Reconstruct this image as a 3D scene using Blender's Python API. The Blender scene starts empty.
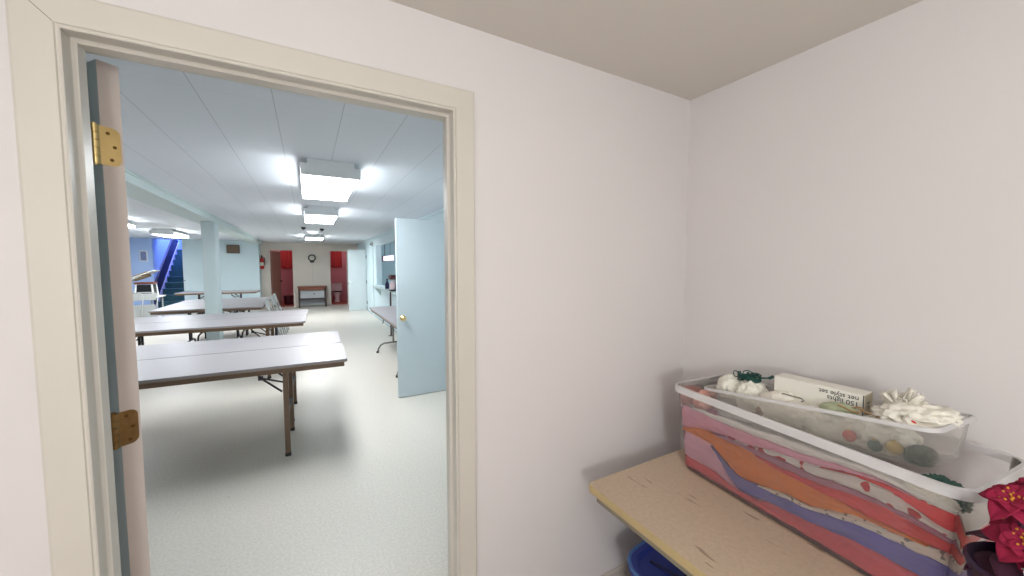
import bpy, bmesh, math, random
from mathutils import Vector, Matrix, noise
sc = bpy.context.scene
COL = sc.collection
PI = math.pi
R = math.radians

# ------------------------------------------------------------------ camera
CAMZ = 1.49
cd = bpy.data.cameras.new('camera'); cam = bpy.data.objects.new('camera', cd); COL.objects.link(cam)
cd.sensor_width = 36.0; cd.lens = 370.7/1024*36.0; cd.clip_start = 0.02; cd.clip_end = 100
cam.location = (0, 0, CAMZ)
cam.rotation_euler = (R(90-3.557), 0, R(-28.843))
sc.camera = cam
sc.cycles.transparent_max_bounces = 32

# ------------------------------------------------------------------ exposure, world
vs = sc.view_settings
vs.view_transform = 'Standard'; vs.look = 'None'; vs.exposure = 0.0; vs.gamma = 1.0; vs.use_curve_mapping = False
w = bpy.data.worlds.new('world'); sc.world = w; w.use_nodes = True
w.node_tree.nodes['Background'].inputs[0].default_value = (0.75, 0.85, 1, 1)
w.node_tree.nodes['Background'].inputs[1].default_value = 0.02

def lamp(name, kind, loc, energy, col, rot=(0,0,0), size=None, size_y=None, radius=None):
    l = bpy.data.lights.new(name, kind); l.energy = energy; l.color = col
    if kind == 'AREA':
        l.size = size
        if size_y: l.shape = 'RECTANGLE'; l.size_y = size_y
    if radius: l.shadow_soft_size = radius
    o = bpy.data.objects.new(name, l); COL.objects.link(o); o.location = loc; o.rotation_euler = rot
    return o
HALL_E = 29.0          # emission of the hall's fluorescent diffusers
# the storeroom's own ceiling lamp, just behind the camera
lamp('storeroom_lamp', 'POINT', (0.05, -0.38, 1.92), 15, (0.925, 0.985, 0.99), radius=0.11)
# added unseen fill light at the left rear, lights tubs and walls frontally
lamp('low_fill_light', 'POINT', (-0.50, -1.35, 1.45), 63, (0.925, 0.985, 0.99), radius=0.14)
# daylight falling down the stairwell, and the lamps of the two washrooms and the kitchen
lamp('stairwell_daylight', 'AREA', (-3.7, 16.6, 4.3), 260, (0.56, 0.63, 1.0), rot=(0, 0, 0), size=0.9, size_y=3.0)
lamp('washroom_lamp', 'POINT', (-0.75, 16.3, 2.1), 6.5, (1.0, 0.86, 0.86), radius=0.1)
lamp('washroom_lamp', 'POINT', (1.05, 16.3, 2.1), 6.5, (1.0, 0.86, 0.87), radius=0.1)
lamp('kitchen_lamp', 'POINT', (2.9, 9.4, 2.0), 42, (0.86, 0.95, 1.0), radius=0.15)

# ------------------------------------------------------------------ materials
def srgb(r, g, b):
    f = lambda c: (c/255)/12.92 if c/255 <= 0.04045 else ((c/255+0.055)/1.055)**2.4
    return (f(r), f(g), f(b), 1)
def newmat(name):
    m = bpy.data.materials.new(name); m.use_nodes = True
    nt = m.node_tree; return m, nt, nt.nodes['Principled BSDF']
def mat(name, c, rough=0.6, metal=0.0, var=0.06, scale=6.0, bump=0.0, bscale=60.0, spec=0.5, emit=None, es=0):
    """plain paint/plastic/metal with a little procedural variation and bump"""
    m, nt, b = newmat(name)
    c = srgb(*c)
    tc = nt.nodes.new('ShaderNodeTexCoord')
    n = nt.nodes.new('ShaderNodeTexNoise'); n.inputs['Scale'].default_value = scale; n.inputs['Detail'].default_value = 4
    nt.links.new(tc.outputs['Object'], n.inputs['Vector'])
    mx = nt.nodes.new('ShaderNodeMix'); mx.data_type = 'RGBA'
    mx.inputs[6].default_value = tuple(min(1, x*(1-var)) for x in c[:3])+(1,)
    mx.inputs[7].default_value = tuple(min(1, x*(1+var)) for x in c[:3])+(1,)
    nt.links.new(n.outputs['Fac'], mx.inputs[0]); nt.links.new(mx.outputs[2], b.inputs['Base Color'])
    b.inputs['Roughness'].default_value = rough; b.inputs['Metallic'].default_value = metal
    b.inputs['Specular IOR Level'].default_value = spec
    if bump:
        n2 = nt.nodes.new('ShaderNodeTexNoise'); n2.inputs['Scale'].default_value = bscale; n2.inputs['Detail'].default_value = 3
        nt.links.new(tc.outputs['Object'], n2.inputs['Vector'])
        bp = nt.nodes.new('ShaderNodeBump'); bp.inputs['Strength'].default_value = bump; bp.inputs['Distance'].default_value = 0.01
        nt.links.new(n2.outputs['Fac'], bp.inputs['Height']); nt.links.new(bp.outputs['Normal'], b.inputs['Normal'])
    if emit:
        b.inputs['Emission Color'].default_value = srgb(*emit); b.inputs['Emission Strength'].default_value = es
    return m

M = {}
M['wall'] = mat('storeroom_wall_paint', (220, 214, 213), 0.75, var=0.02, scale=2.5, bump=0.03, bscale=140)
M['ceil'] = mat('storeroom_ceiling_paint', (218, 212, 204), 0.85, var=0.02, scale=2, bump=0.03, bscale=100)
M['frame'] = mat('door_frame_paint', (208, 202, 192), 0.38, var=0.03, scale=5)
M['doorwhite'] = mat('door_paint', (190, 203, 209), 0.5, var=0.015, scale=3)
M['dooredge'] = mat('door_edge_paint', (206, 193, 185), 0.5, var=0.02, scale=4)
M['doorteal'] = mat('door_face_paint', (176, 188, 190), 0.45, var=0.02, scale=4)
M['hallwall'] = mat('hall_wall_paint', (206, 224, 229), 0.7, var=0.015, scale=2)
M['hallfar'] = mat('hall_far_wall_paint', (212, 203, 193), 0.7, var=0.02, scale=2)
M['beam'] = mat('beam_paint', (200, 213, 212), 0.6, var=0.02, scale=2)
M['brass'] = mat('polished_brass', (230, 204, 142), 0.28, 1.0, var=0.12, scale=30)
M['oldbrass'] = mat('tarnished_brass', (160, 128, 84), 0.42, 1.0, var=0.4, scale=60)
M['screw'] = mat('screw_metal', (120, 92, 50), 0.4, 1.0)
M['laminate'] = mat('grey_laminate', (154, 149, 152), 0.38, var=0.03, scale=120)
M['laminate_edge'] = mat('table_edge_band', (150, 134, 118), 0.5, var=0.08)
M['apron'] = mat('brown_painted_steel', (112, 88, 68), 0.45, var=0.1)
M['legbrown'] = mat('leg_brown_steel', (108, 86, 68), 0.4, 0.2, var=0.1)
M['legdark'] = mat('leg_dark_steel', (56, 54, 60), 0.4, 0.5, var=0.1)
M['white_metal'] = mat('white_enamel', (225, 228, 228), 0.4, var=0.02)
M['greyplate'] = mat('fixture_end_plate', (226, 231, 234), 0.5, var=0.03)
M['chrome'] = mat('dull_chrome', (170, 175, 178), 0.25, 0.9)
M['carpet'] = mat('stair_carpet', (54, 92, 106), 0.95, var=0.2, scale=90)
M['navy'] = mat('navy_panel', (22, 24, 74), 0.6, var=0.1)
M['stairwall'] = mat('stairwell_wall_paint', (165, 190, 235), 0.7, var=0.02)
M['rail'] = mat('pale_rail_paint', (190, 185, 225), 0.5, var=0.03)
M['pinkwall'] = mat('pink_washroom_paint', (200, 128, 138), 0.6, var=0.05)
M['redcurtain'] = mat('red_curtain_cloth', (172, 52, 56), 0.9, var=0.15, scale=14)
M['redfloor'] = mat('washroom_red_floor', (170, 92, 78), 0.5, var=0.1)
M['browndoor'] = mat('brown_wood_door', (150, 112, 98), 0.45, var=0.12, scale=5)
M['darkbox'] = mat('dark_maroon_plastic', (70, 22, 36), 0.5)
M['porcelain'] = mat('porcelain', (228, 205, 210), 0.2, var=0.01)
M['woodbrown'] = mat('brown_stained_wood', (122, 66, 44), 0.45, var=0.2, scale=9)
M['wooddark'] = mat('dark_stained_wood', (72, 52, 50), 0.5, var=0.2, scale=9)
M['greypanel'] = mat('grey_panel', (172, 176, 180), 0.55, var=0.03)
M['black'] = mat('black_plastic', (22, 22, 26), 0.4)
M['clockface'] = mat('clock_face', (214, 208, 196), 0.5)
M['red'] = mat('extinguisher_red', (188, 20, 28), 0.3)
M['browngrille'] = mat('brown_grille_cloth', (112, 94, 78), 0.8, var=0.15, scale=80)
M['ledge'] = mat('ledge_laminate', (200, 216, 216), 0.4, var=0.03)
M['maroon'] = mat('maroon_plastic', (78, 34, 34), 0.4)
M['sign'] = mat('lit_sign_face', (250, 235, 245), 0.4, emit=(255, 225, 245), es=1.2)
M['paper'] = mat('picture_paper', (120, 130, 175), 0.7, var=0.3, scale=20)
M['chairgrey'] = mat('folding_chair_enamel', (176, 178, 176), 0.4, 0.1, var=0.05)
M['cardboard'] = mat('cardboard', (120, 98, 76), 0.85, var=0.08)
M['bluetote'] = mat('navy_plastic_lid', (48, 62, 142), 0.45, var=0.08, scale=8)
M['bluerim'] = mat('blue_plastic_rim', (72, 108, 168), 0.4, var=0.08, scale=8)
M['tablelegs'] = mat('grey_steel_leg', (120, 118, 114), 0.45, 0.4)
M['edgemold'] = mat('tan_edge_moulding', (194, 172, 128), 0.5, var=0.06, scale=20)
M['underedge'] = mat('grey_board_edge', (142, 134, 118), 0.7, var=0.08)
M['baseb'] = mat('baseboard_paint', (196, 186, 178), 0.5, var=0.03)
M['closetfloor'] = mat('storeroom_floor_vinyl', (150, 126, 108), 0.5, var=0.06)
M['carton'] = mat('white_carton', (232, 228, 218), 0.6, var=0.02)
M['cartonend'] = mat('kraft_carton_end', (186, 174, 152), 0.75, var=0.06)
M['print'] = mat('black_print', (84, 82, 80), 0.7)
M['greenwire'] = mat('green_wire', (14, 70, 62), 0.4, var=0.15)
M['darkwire'] = mat('dark_wire', (62, 58, 54), 0.45)
M['whitecloth'] = mat('white_crinkled_cloth', (238, 232, 220), 0.85, var=0.03, scale=20, bump=0.25, bscale=70)
M['foam'] = mat('white_fleece', (240, 236, 224), 0.95, var=0.03, scale=30, bump=0.4, bscale=90)
M['redball'] = mat('red_bauble', (214, 42, 36), 0.25)
M['goldball'] = mat('gold_bauble', (226, 196, 120), 0.3, 0.3)
M['sage'] = mat('sage_green_paper', (176, 182, 150), 0.8, var=0.08)
M['tanribbon'] = mat('tan_ribbon', (172, 138, 96), 0.6, var=0.2, scale=30)
M['pinegreen'] = mat('pine_green', (58, 92, 84), 0.8, var=0.25, scale=40)
M['petal'] = mat('crimson_petal_cloth', (138, 6, 52), 0.85, var=0.22, scale=25, bump=0.2, bscale=80)
M['stamen'] = mat('gold_stamen', (206, 140, 42), 0.45, 0.2)
M['leafdark'] = mat('dark_leaf_cloth', (60, 14, 40), 0.8, var=0.2)
M['potwrap'] = mat('dark_purple_foil', (44, 18, 52), 0.35, 0.2, var=0.2, scale=20)
M['silverwire'] = mat('silver_wire', (200, 200, 205), 0.25, 0.9)

# diffuser: lit acrylic
def lens_mat(k):
    m, nt, b = newmat('lit_acrylic_diffuser')
    b.inputs['Base Color'].default_value = (0.9, 0.95, 0.95, 1); b.inputs['Roughness'].default_value = 0.4
    b.inputs['Emission Color'].default_value = (0.93, 0.975, 1.0, 1); b.inputs['Emission Strength'].default_value = HALL_E*k
    return m
M['lens'] = lens_mat(1.0); M['lens_boosted'] = lens_mat(1.25)  # second diffuser has its emission boosted to brighten the far walls
def dim_lens():
    m, nt, b = newmat('dim_dome_glass')
    b.inputs['Base Color'].default_value = (0.9, 0.92, 0.95, 1); b.inputs['Roughness'].default_value = 0.3
    b.inputs['Emission Color'].default_value = (0.92, 0.95, 1, 1); b.inputs['Emission Strength'].default_value = 0.9
    return m
M['dome'] = dim_lens()

# speckled vinyl floor
def floor_mat():
    m, nt, b = newmat('speckled_vinyl_floor')
    tc = nt.nodes.new('ShaderNodeTexCoord')
    n1 = nt.nodes.new('ShaderNodeTexNoise'); n1.inputs['Scale'].default_value = 75; n1.inputs['Detail'].default_value = 5; n1.inputs['Roughness'].default_value = 0.7
    n2 = nt.nodes.new('ShaderNodeTexNoise'); n2.inputs['Scale'].default_value = 1.1; n2.inputs['Detail'].default_value = 3
    v = nt.nodes.new('ShaderNodeTexVoronoi'); v.inputs['Scale'].default_value = 3.2; v.feature = 'F1'
    for x in (n1, n2, v): nt.links.new(tc.outputs['Object'], x.inputs['Vector'])
    r1 = nt.nodes.new('ShaderNodeValToRGB')
    r1.color_ramp.elements[0].position = 0.32; r1.color_ramp.elements[0].color = srgb(196, 191, 182)
    r1.color_ramp.elements[1].position = 0.66; r1.color_ramp.elements[1].color = srgb(220, 213, 203)
    nt.links.new(n1.outputs['Fac'], r1.inputs['Fac'])
    # scattered small dark scuffs
    r2 = nt.nodes.new('ShaderNodeValToRGB')
    r2.color_ramp.elements[0].position = 0.018; r2.color_ramp.elements[0].color = (0.35, 0.35, 0.35, 1)
    r2.color_ramp.elements[1].position = 0.03; r2.color_ramp.elements[1].color = (1, 1, 1, 1)
    nt.links.new(v.outputs['Distance'], r2.inputs['Fac'])
    mx = nt.nodes.new('ShaderNodeMix'); mx.data_type = 'RGBA'; mx.blend_type = 'MULTIPLY'; mx.inputs[0].default_value = 0.3
    nt.links.new(r1.outputs['Color'], mx.inputs[6]); nt.links.new(r2.outputs['Color'], mx.inputs[7])
    nt.links.new(mx.outputs[2], b.inputs['Base Color'])
    b.inputs['Specular IOR Level'].default_value = 0.38
    mr = nt.nodes.new('ShaderNodeMapRange'); mr.inputs['To Min'].default_value = 0.34; mr.inputs['To Max'].default_value = 0.46
    nt.links.new(n2.outputs['Fac'], mr.inputs['Value']); nt.links.new(mr.outputs['Result'], b.inputs['Roughness'])
    bp = nt.nodes.new('ShaderNodeBump'); bp.inputs['Strength'].default_value = 0.06; bp.inputs['Distance'].default_value = 0.01
    nt.links.new(n1.outputs['Fac'], bp.inputs['Height']); nt.links.new(bp.outputs['Normal'], b.inputs['Normal'])
    return m
M['floor'] = floor_mat()

# hall ceiling: foot-wide tiles with thin seams running down the hall
def hall_ceiling_mat():
    m, nt, b = newmat('hall_ceiling_tiles')
    tc = nt.nodes.new('ShaderNodeTexCoord'); sp = nt.nodes.new('ShaderNodeSeparateXYZ')
    nt.links.new(tc.outputs['Object'], sp.inputs[0])
    def seam(out, period, off, half):
        a = nt.nodes.new('ShaderNodeMath'); a.operation = 'ADD'; a.inputs[1].default_value = off
        d = nt.nodes.new('ShaderNodeMath'); d.operation = 'DIVIDE'; d.inputs[1].default_value = period
        f = nt.nodes.new('ShaderNodeMath'); f.operation = 'FRACT'
        s = nt.nodes.new('ShaderNodeMath'); s.operation = 'LESS_THAN'; s.inputs[1].default_value = half/period
        nt.links.new(out, a.inputs[0]); nt.links.new(a.outputs[0], d.inputs[0]); nt.links.new(d.outputs[0], f.inputs[0]); nt.links.new(f.outputs[0], s.inputs[0])
        return s
    s1 = seam(sp.outputs['X'], 0.305, 0.122, 0.004); s2 = seam(sp.outputs['Y'], 1.22, 0.25, 0.005)
    sc2 = nt.nodes.new('ShaderNodeMath'); sc2.operation = 'MULTIPLY'; sc2.inputs[1].default_value = 0.25
    nt.links.new(s2.outputs[0], sc2.inputs[0])
    mxm = nt.nodes.new('ShaderNodeMath'); mxm.operation = 'MAXIMUM'
    nt.links.new(s1.outputs[0], mxm.inputs[0]); nt.links.new(sc2.outputs[0], mxm.inputs[1])
    mx = nt.nodes.new('ShaderNodeMix'); mx.data_type = 'RGBA'
    mx.inputs[6].default_value = srgb(222, 227, 234); mx.inputs[7].default_value = srgb(188, 192, 198)
    nt.links.new(mxm.outputs[0], mx.inputs[0]); nt.links.new(mx.outputs[2], b.inputs['Base Color'])
    b.inputs['Roughness'].default_value = 0.55; b.inputs['Specular IOR Level'].default_value = 0.35
    return m
M['hallceil'] = hall_ceiling_mat()

# particle board table top with worn marks
def board_mat():
    m, nt, b = newmat('worn_particle_board')
    tc = nt.nodes.new('ShaderNodeTexCoord')
    n1 = nt.nodes.new('ShaderNodeTexNoise'); n1.inputs['Scale'].default_value = 70; n1.inputs['Detail'].default_value = 6; n1.inputs['Roughness'].default_value = 0.7
    n2 = nt.nodes.new('ShaderNodeTexNoise'); n2.inputs['Scale'].default_value = 6; n2.inputs['Detail'].default_value = 3
    mp = nt.nodes.new('ShaderNodeMapping'); mp.inputs['Scale'].default_value = (42, 7, 1)
    n3 = nt.nodes.new('ShaderNodeTexNoise'); n3.inputs['Scale'].default_value = 1.0; n3.inputs['Detail'].default_value = 2
    for x in (n1, n2): nt.links.new(tc.outputs['Object'], x.inputs['Vector'])
    nt.links.new(tc.outputs['Object'], mp.inputs['Vector']); nt.links.new(mp.outputs[0], n3.inputs['Vector'])
    r = nt.nodes.new('ShaderNodeValToRGB')
    r.color_ramp.elements[0].position = 0.3; r.color_ramp.elements[0].color = srgb(186, 164, 142)
    r.color_ramp.elements[1].position = 0.7; r.color_ramp.elements[1].color = srgb(200, 179, 156)
    nt.links.new(n1.outputs['Fac'], r.inputs['Fac'])
    r3 = nt.nodes.new('ShaderNodeValToRGB')
    r3.color_ramp.elements[0].position = 0.67; r3.color_ramp.elements[0].color = (1, 1, 1, 1)
    r3.color_ramp.elements[1].position = 0.72; r3.color_ramp.elements[1].color = (0.45, 0.40, 0.36, 1)
    nt.links.new(n3.outputs['Fac'], r3.inputs['Fac'])
    mx = nt.nodes.new('ShaderNodeMix'); mx.data_type = 'RGBA'; mx.blend_type = 'MULTIPLY'; mx.inputs[0].default_value = 0.8
    nt.links.new(r.outputs['Color'], mx.inputs[6]); nt.links.new(r3.outputs['Color'], mx.inputs[7])
    mx2 = nt.nodes.new('ShaderNodeMix'); mx2.data_type = 'RGBA'; mx2.blend_type = 'MULTIPLY'; mx2.inputs[0].default_value = 0.18
    nt.links.new(mx.outputs[2], mx2.inputs[6]); nt.links.new(n2.outputs['Color'], mx2.inputs[7])
    nt.links.new(mx.outputs[2], b.inputs['Base Color'])
    b.inputs['Roughness'].default_value = 0.55
    return m
M['board'] = board_mat()

# translucent polypropylene tub walls
def tub_mat(name, tint, clear):
    m = bpy.data.materials.new(name); m.use_nodes = True; nt = m.node_tree
    for n in list(nt.nodes): nt.nodes.remove(n)
    out = nt.nodes.new('ShaderNodeOutputMaterial')
    tr = nt.nodes.new('ShaderNodeBsdfTransparent'); tr.inputs[0].default_value = (0.995, 0.99, 0.99, 1)
    df = nt.nodes.new('ShaderNodeBsdfDiffuse'); df.inputs[0].default_value = tint
    tl = nt.nodes.new('ShaderNodeBsdfTranslucent'); tl.inputs[0].default_value = tint
    ad = nt.nodes.new('ShaderNodeMixShader'); ad.inputs[0].default_value = 0.22
    nt.links.new(df.outputs[0], ad.inputs[1]); nt.links.new(tl.outputs[0], ad.inputs[2])
    lw = nt.nodes.new('ShaderNodeLayerWeight'); lw.inputs['Blend'].default_value = 0.25
    tc = nt.nodes.new('ShaderNodeTexCoord')
    n = nt.nodes.new('ShaderNodeTexNoise'); n.inputs['Scale'].default_value = 9; nt.links.new(tc.outputs['Object'], n.inputs['Vector'])
    mr = nt.nodes.new('ShaderNodeMapRange'); mr.inputs['To Min'].default_value = 1-clear-0.03; mr.inputs['To Max'].default_value = 1-clear+0.05
    nt.links.new(n.outputs['Fac'], mr.inputs['Value'])
    a = nt.nodes.new('ShaderNodeMath'); a.operation = 'MULTIPLY_ADD'; a.inputs[1].default_value = 0.12
    nt.links.new(lw.outputs['Facing'], a.inputs[0]); nt.links.new(mr.outputs['Result'], a.inputs[2])
    mx = nt.nodes.new('ShaderNodeMixShader'); nt.links.new(a.outputs[0], mx.inputs[0])
    nt.links.new(tr.outputs[0], mx.inputs[1]); nt.links.new(ad.outputs[0], mx.inputs[2])
    gl = nt.nodes.new('ShaderNodeBsdfGlossy'); gl.inputs['Roughness'].default_value = 0.22
    fr = nt.nodes.new('ShaderNodeFresnel'); fr.inputs['IOR'].default_value = 1.4
    mx2 = nt.nodes.new('ShaderNodeMixShader'); nt.links.new(fr.outputs[0], mx2.inputs[0])
    nt.links.new(mx.outputs[0], mx2.inputs[1]); nt.links.new(gl.outputs[0], mx2.inputs[2])
    nt.links.new(mx2.outputs[0], out.inputs[0])
    return m
M['tub'] = tub_mat('clear_plastic_tub', srgb(253, 250, 251), 0.92)
M['tubrim'] = tub_mat('frosted_plastic_rim', srgb(255, 252, 253), 0.36)
M['tub2'] = tub_mat('frosted_plastic_tub', srgb(254, 251, 244), 0.775)

# cloths
def cloth(name, c, spots=None, c2=None, var=0.1):
    m, nt, b = newmat(name); tc = nt.nodes.new('ShaderNodeTexCoord')
    n = nt.nodes.new('ShaderNodeTexNoise'); n.inputs['Scale'].default_value = 14; n.inputs['Detail'].default_value = 4
    nt.links.new(tc.outputs['Object'], n.inputs['Vector'])
    c = srgb(*c); mx = nt.nodes.new('ShaderNodeMix'); mx.data_type = 'RGBA'
    mx.inputs[6].default_value = tuple(x*(1-var) for x in c[:3])+(1,); mx.inputs[7].default_value = tuple(min(1, x*(1+var)) for x in c[:3])+(1,)
    nt.links.new(n.outputs['Fac'], mx.inputs[0]); last = mx.outputs[2]
    if spots:
        v = nt.nodes.new('ShaderNodeTexNoise'); v.inputs['Scale'].default_value = spots; v.inputs['Detail'].default_value = 1
        nt.links.new(tc.outputs['Object'], v.inputs['Vector'])
        r = nt.nodes.new('ShaderNodeValToRGB'); r.color_ramp.elements[0].position = 0.60; r.color_ramp.elements[1].position = 0.63
        r.color_ramp.elements[0].color = (0, 0, 0, 1); r.color_ramp.elements[1].color = (1, 1, 1, 1)
        nt.links.new(v.outputs['Fac'], r.inputs['Fac'])
        m2 = nt.nodes.new('ShaderNodeMix'); m2.data_type = 'RGBA'; nt.links.new(r.outputs['Color'], m2.inputs[0])
        nt.links.new(last, m2.inputs[6]); m2.inputs[7].default_value = srgb(*c2); last = m2.outputs[2]
    nt.links.new(last, b.inputs['Base Color']); b.inputs['Roughness'].default_value = 0.9
    mp = nt.nodes.new('ShaderNodeMapping'); mp.inputs['Scale'].default_value = (16, 30, 60); mp.inputs['Rotation'].default_value = (0, 0.35, 0)
    nf = nt.nodes.new('ShaderNodeTexNoise'); nf.inputs['Scale'].default_value = 1.0; nf.inputs['Detail'].default_value = 3
    nt.links.new(tc.outputs['Object'], mp.inputs['Vector']); nt.links.new(mp.outputs[0], nf.inputs['Vector'])
    bp = nt.nodes.new('ShaderNodeBump'); bp.inputs['Strength'].default_value = 0.6; bp.inputs['Distance'].default_value = 0.014
    nt.links.new(nf.outputs['Fac'], bp.inputs['Height']); nt.links.new(bp.outputs['Normal'], b.inputs['Normal'])
    b.inputs['Specular IOR Level'].default_value = 0.2
    return m

# ------------------------------------------------------------------ mesh helpers
class MB:
    def __init__(s): s.bm = bmesh.new()
    def box(s, a, b, mtx=None, bevel=0.0, seg=2):
        x0, y0, z0 = a; x1, y1, z1 = b
        r = bmesh.ops.create_cube(s.bm, size=1.0)
        T = Matrix.Translation(((x0+x1)/2, (y0+y1)/2, (z0+z1)/2)) @ Matrix.Diagonal((abs(x1-x0), abs(y1-y0), abs(z1-z0), 1))
        if mtx is not None: T = mtx @ T
        bmesh.ops.transform(s.bm, matrix=T, verts=r['verts'])
        if bevel:
            es = list({e for v in r['verts'] for e in v.link_edges})
            bmesh.ops.bevel(s.bm, geom=es, offset=bevel, segments=seg, affect='EDGES', profile=0.5)
        return s
    def cyl(s, p, q, r, n=16, r2=None, caps=True):
        p = Vector(p); q = Vector(q); d = q-p; L = d.length
        rot = d.to_track_quat('Z', 'Y').to_matrix().to_4x4()
        bmesh.ops.create_cone(s.bm, cap_ends=caps, segments=n, radius1=r, radius2=r if r2 is None else r2, depth=L,
                              matrix=Matrix.Translation((p+q)/2) @ rot)
        return s
    def sphere(s, c, r, sx=1, sy=1, sz=1, u=16, v=10):
        bmesh.ops.create_uvsphere(s.bm, u_segments=u, v_segments=v, radius=r, matrix=Matrix.Translation(c) @ Matrix.Diagonal((sx, sy, sz, 1)))
        return s
    def tube(s, pts, r, n=8, closed=False):
        pts = [Vector(p) for p in pts]; rings = []
        N = len(pts); up = None
        for i, p in enumerate(pts):
            a = pts[(i-1) % N] if (closed or i > 0) else p
            b = pts[(i+1) % N] if (closed or i < N-1) else p
            t = (b-a)
            if t.length < 1e-9: t = Vector((0, 0, 1))
            t.normalize()
            if up is None:
                up = Vector((0, 0, 1)) if abs(t.z) < 0.9 else Vector((1, 0, 0))
            x = t.cross(up)
            if x.length < 1e-4: x = t.orthogonal()
            x.normalize(); up = x.cross(t).normalized()
            rings.append([s.bm.verts.new(p + (x*math.cos(2*PI*k/n) + up*math.sin(2*PI*k/n))*r) for k in range(n)])
        for i in range(N if closed else N-1):
            A, B = rings[i], rings[(i+1) % N]
            for k in range(n): s.bm.faces.new((A[k], A[(k+1) % n], B[(k+1) % n], B[k]))
        if not closed:
            s.bm.faces.new(rings[0][::-1]); s.bm.faces.new(rings[-1])
        return s
    def prism(s, poly, a, b, axis='z', mtx=None):
        """extrude a 2-D polygon from a to b along an axis; poly is in the other two axes"""
        def P(u, v, t):
            if axis == 'z': c = Vector((u, v, t))
            elif axis == 'y': c = Vector((u, t, v))
            else: c = Vector((t, u, v))
            return mtx @ c if mtx is not None else c
        A = [s.bm.verts.new(P(u, v, a)) for u, v in poly]; B = [s.bm.verts.new(P(u, v, b)) for u, v in poly]
        n = len(poly); s.bm.faces.new(A[::-1]); s.bm.faces.new(B)
        for i in range(n): s.bm.faces.new((A[i], A[(i+1) % n], B[(i+1) % n], B[i]))
        return s
    def lathe(s, prof, c=(0, 0, 0), n=24):
        rings = []
        for r, z in prof:
            rings.append([s.bm.verts.new((c[0]+max(r, 1e-5)*math.cos(2*PI*k/n), c[1]+max(r, 1e-5)*math.sin(2*PI*k/n), c[2]+z)) for k in range(n)])
        for A, B in zip(rings[:-1], rings[1:]):
            for k in range(n): s.bm.faces.new((A[k], A[(k+1) % n], B[(k+1) % n], B[k]))
        s.bm.faces.new(rings[0][::-1]); s.bm.faces.new(rings[-1])
        return s
    def build(s, name, m, parent=None, smooth=False, loc=None, rotz=None):
        bmesh.ops.recalc_face_normals(s.bm, faces=s.bm.faces)
        me = bpy.data.meshes.new(name); s.bm.to_mesh(me); s.bm.free()
        me.materials.append(m)
        if smooth:
            for p in me.polygons: p.use_smooth = True
            if smooth == 'auto': me.set_sharp_from_angle(angle=R(38))
        o = bpy.data.objects.new(name, me); COL.objects.link(o)
        if parent is not None: o.parent = parent
        if loc: o.location = loc
        if rotz: o.rotation_euler.z = rotz
        return o
def empty(name, loc, rotz=0.0):
    o = bpy.data.objects.new(name, None); COL.objects.link(o); o.location = loc; o.rotation_euler.z = rotz
    o.empty_display_size = 0.1; return o
def tag(o, label=None, cat=None, group=None, kind=None):
    if label: o['label'] = label
    if cat: o['category'] = cat
    if group: o['group'] = group
    if kind: o['kind'] = kind
    return o
KIDS = {}
def copy_tree(o, parent=None):
    c = o.copy(); COL.objects.link(c); c.parent = parent
    for ch in [x for x in COL.objects if x.parent == o]: copy_tree(ch, c)
    return c
def struct(o, label=None):
    o['kind'] = 'structure'
    if label: o['label'] = label
    return o
def rrect(x0, y0, x1, y1, r, n=6):
    pts = []
    for cx, cy, a0 in ((x1-r, y1-r, 0), (x0+r, y1-r, 90), (x0+r, y0+r, 180), (x1-r, y0+r, 270)):
        for k in range(n+1):
            a = R(a0+90*k/n); pts.append((cx+r*math.cos(a), cy+r*math.sin(a)))
    return pts

# ------------------------------------------------------------------ the shell
ZC = 2.284
struct(MB().box((-7.5, 1.26, -0.1), (1.69, 15.4, 0)).build('floor', M['floor']), 'speckled pale vinyl floor of the long hall')
struct(MB().box((-1.5, -1.9, -0.1), (1.646, 1.26, 0)).build('floor', M['closetfloor']), 'brownish floor of the storeroom')
struct(MB().box((-1.6, -2.0, ZC), (1.75, 1.2, ZC+0.1)).build('ceiling', M['ceil']), 'pale tan ceiling of the storeroom')
struct(MB().box((-7.5, 1.315, ZC), (1.8, 15.4, ZC+0.1)).build('ceiling', M['hallceil']), 'white tiled ceiling of the long hall')
# storeroom walls; the one with the doorway lies between storeroom and hall
DX0, DX1, DZ = -0.463, 0.449, 2.011      # rough opening
m = MB(); m.box((-7.5, 1.2, 0), (DX0, 1.315, ZC+0.1)); m.box((DX1, 1.2, 0), (1.75, 1.315, ZC+0.1)); m.box((DX0, 1.2, DZ), (DX1, 1.315, ZC+0.1))
struct(m.build('wall_front', M['wall']), 'off-white wall with the doorway to the hall')
struct(MB().box((1.646, -1.9, 0), (1.75, 1.2, ZC)).build('wall_right', M['wall']), 'off-white wall behind the plastic tubs')
struct(MB().box((-1.6, -1.9, 0), (-1.5, 1.2, ZC)).build('wall_left', M['wall']))
struct(MB().box((-1.6, -2.0, 0), (1.75, -1.9, ZC)).build('wall_back', M['wall']))
m = MB(); m.prism([(1.199, 0), (1.199, 0.092), (1.192, 0.092), (1.187, 0.084), (1.187, 0.012), (1.180, 0.006), (1.180, 0)], 0.50, 1.646, 'x')
struct(m.build('baseboard_front', M['baseb']))

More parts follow.
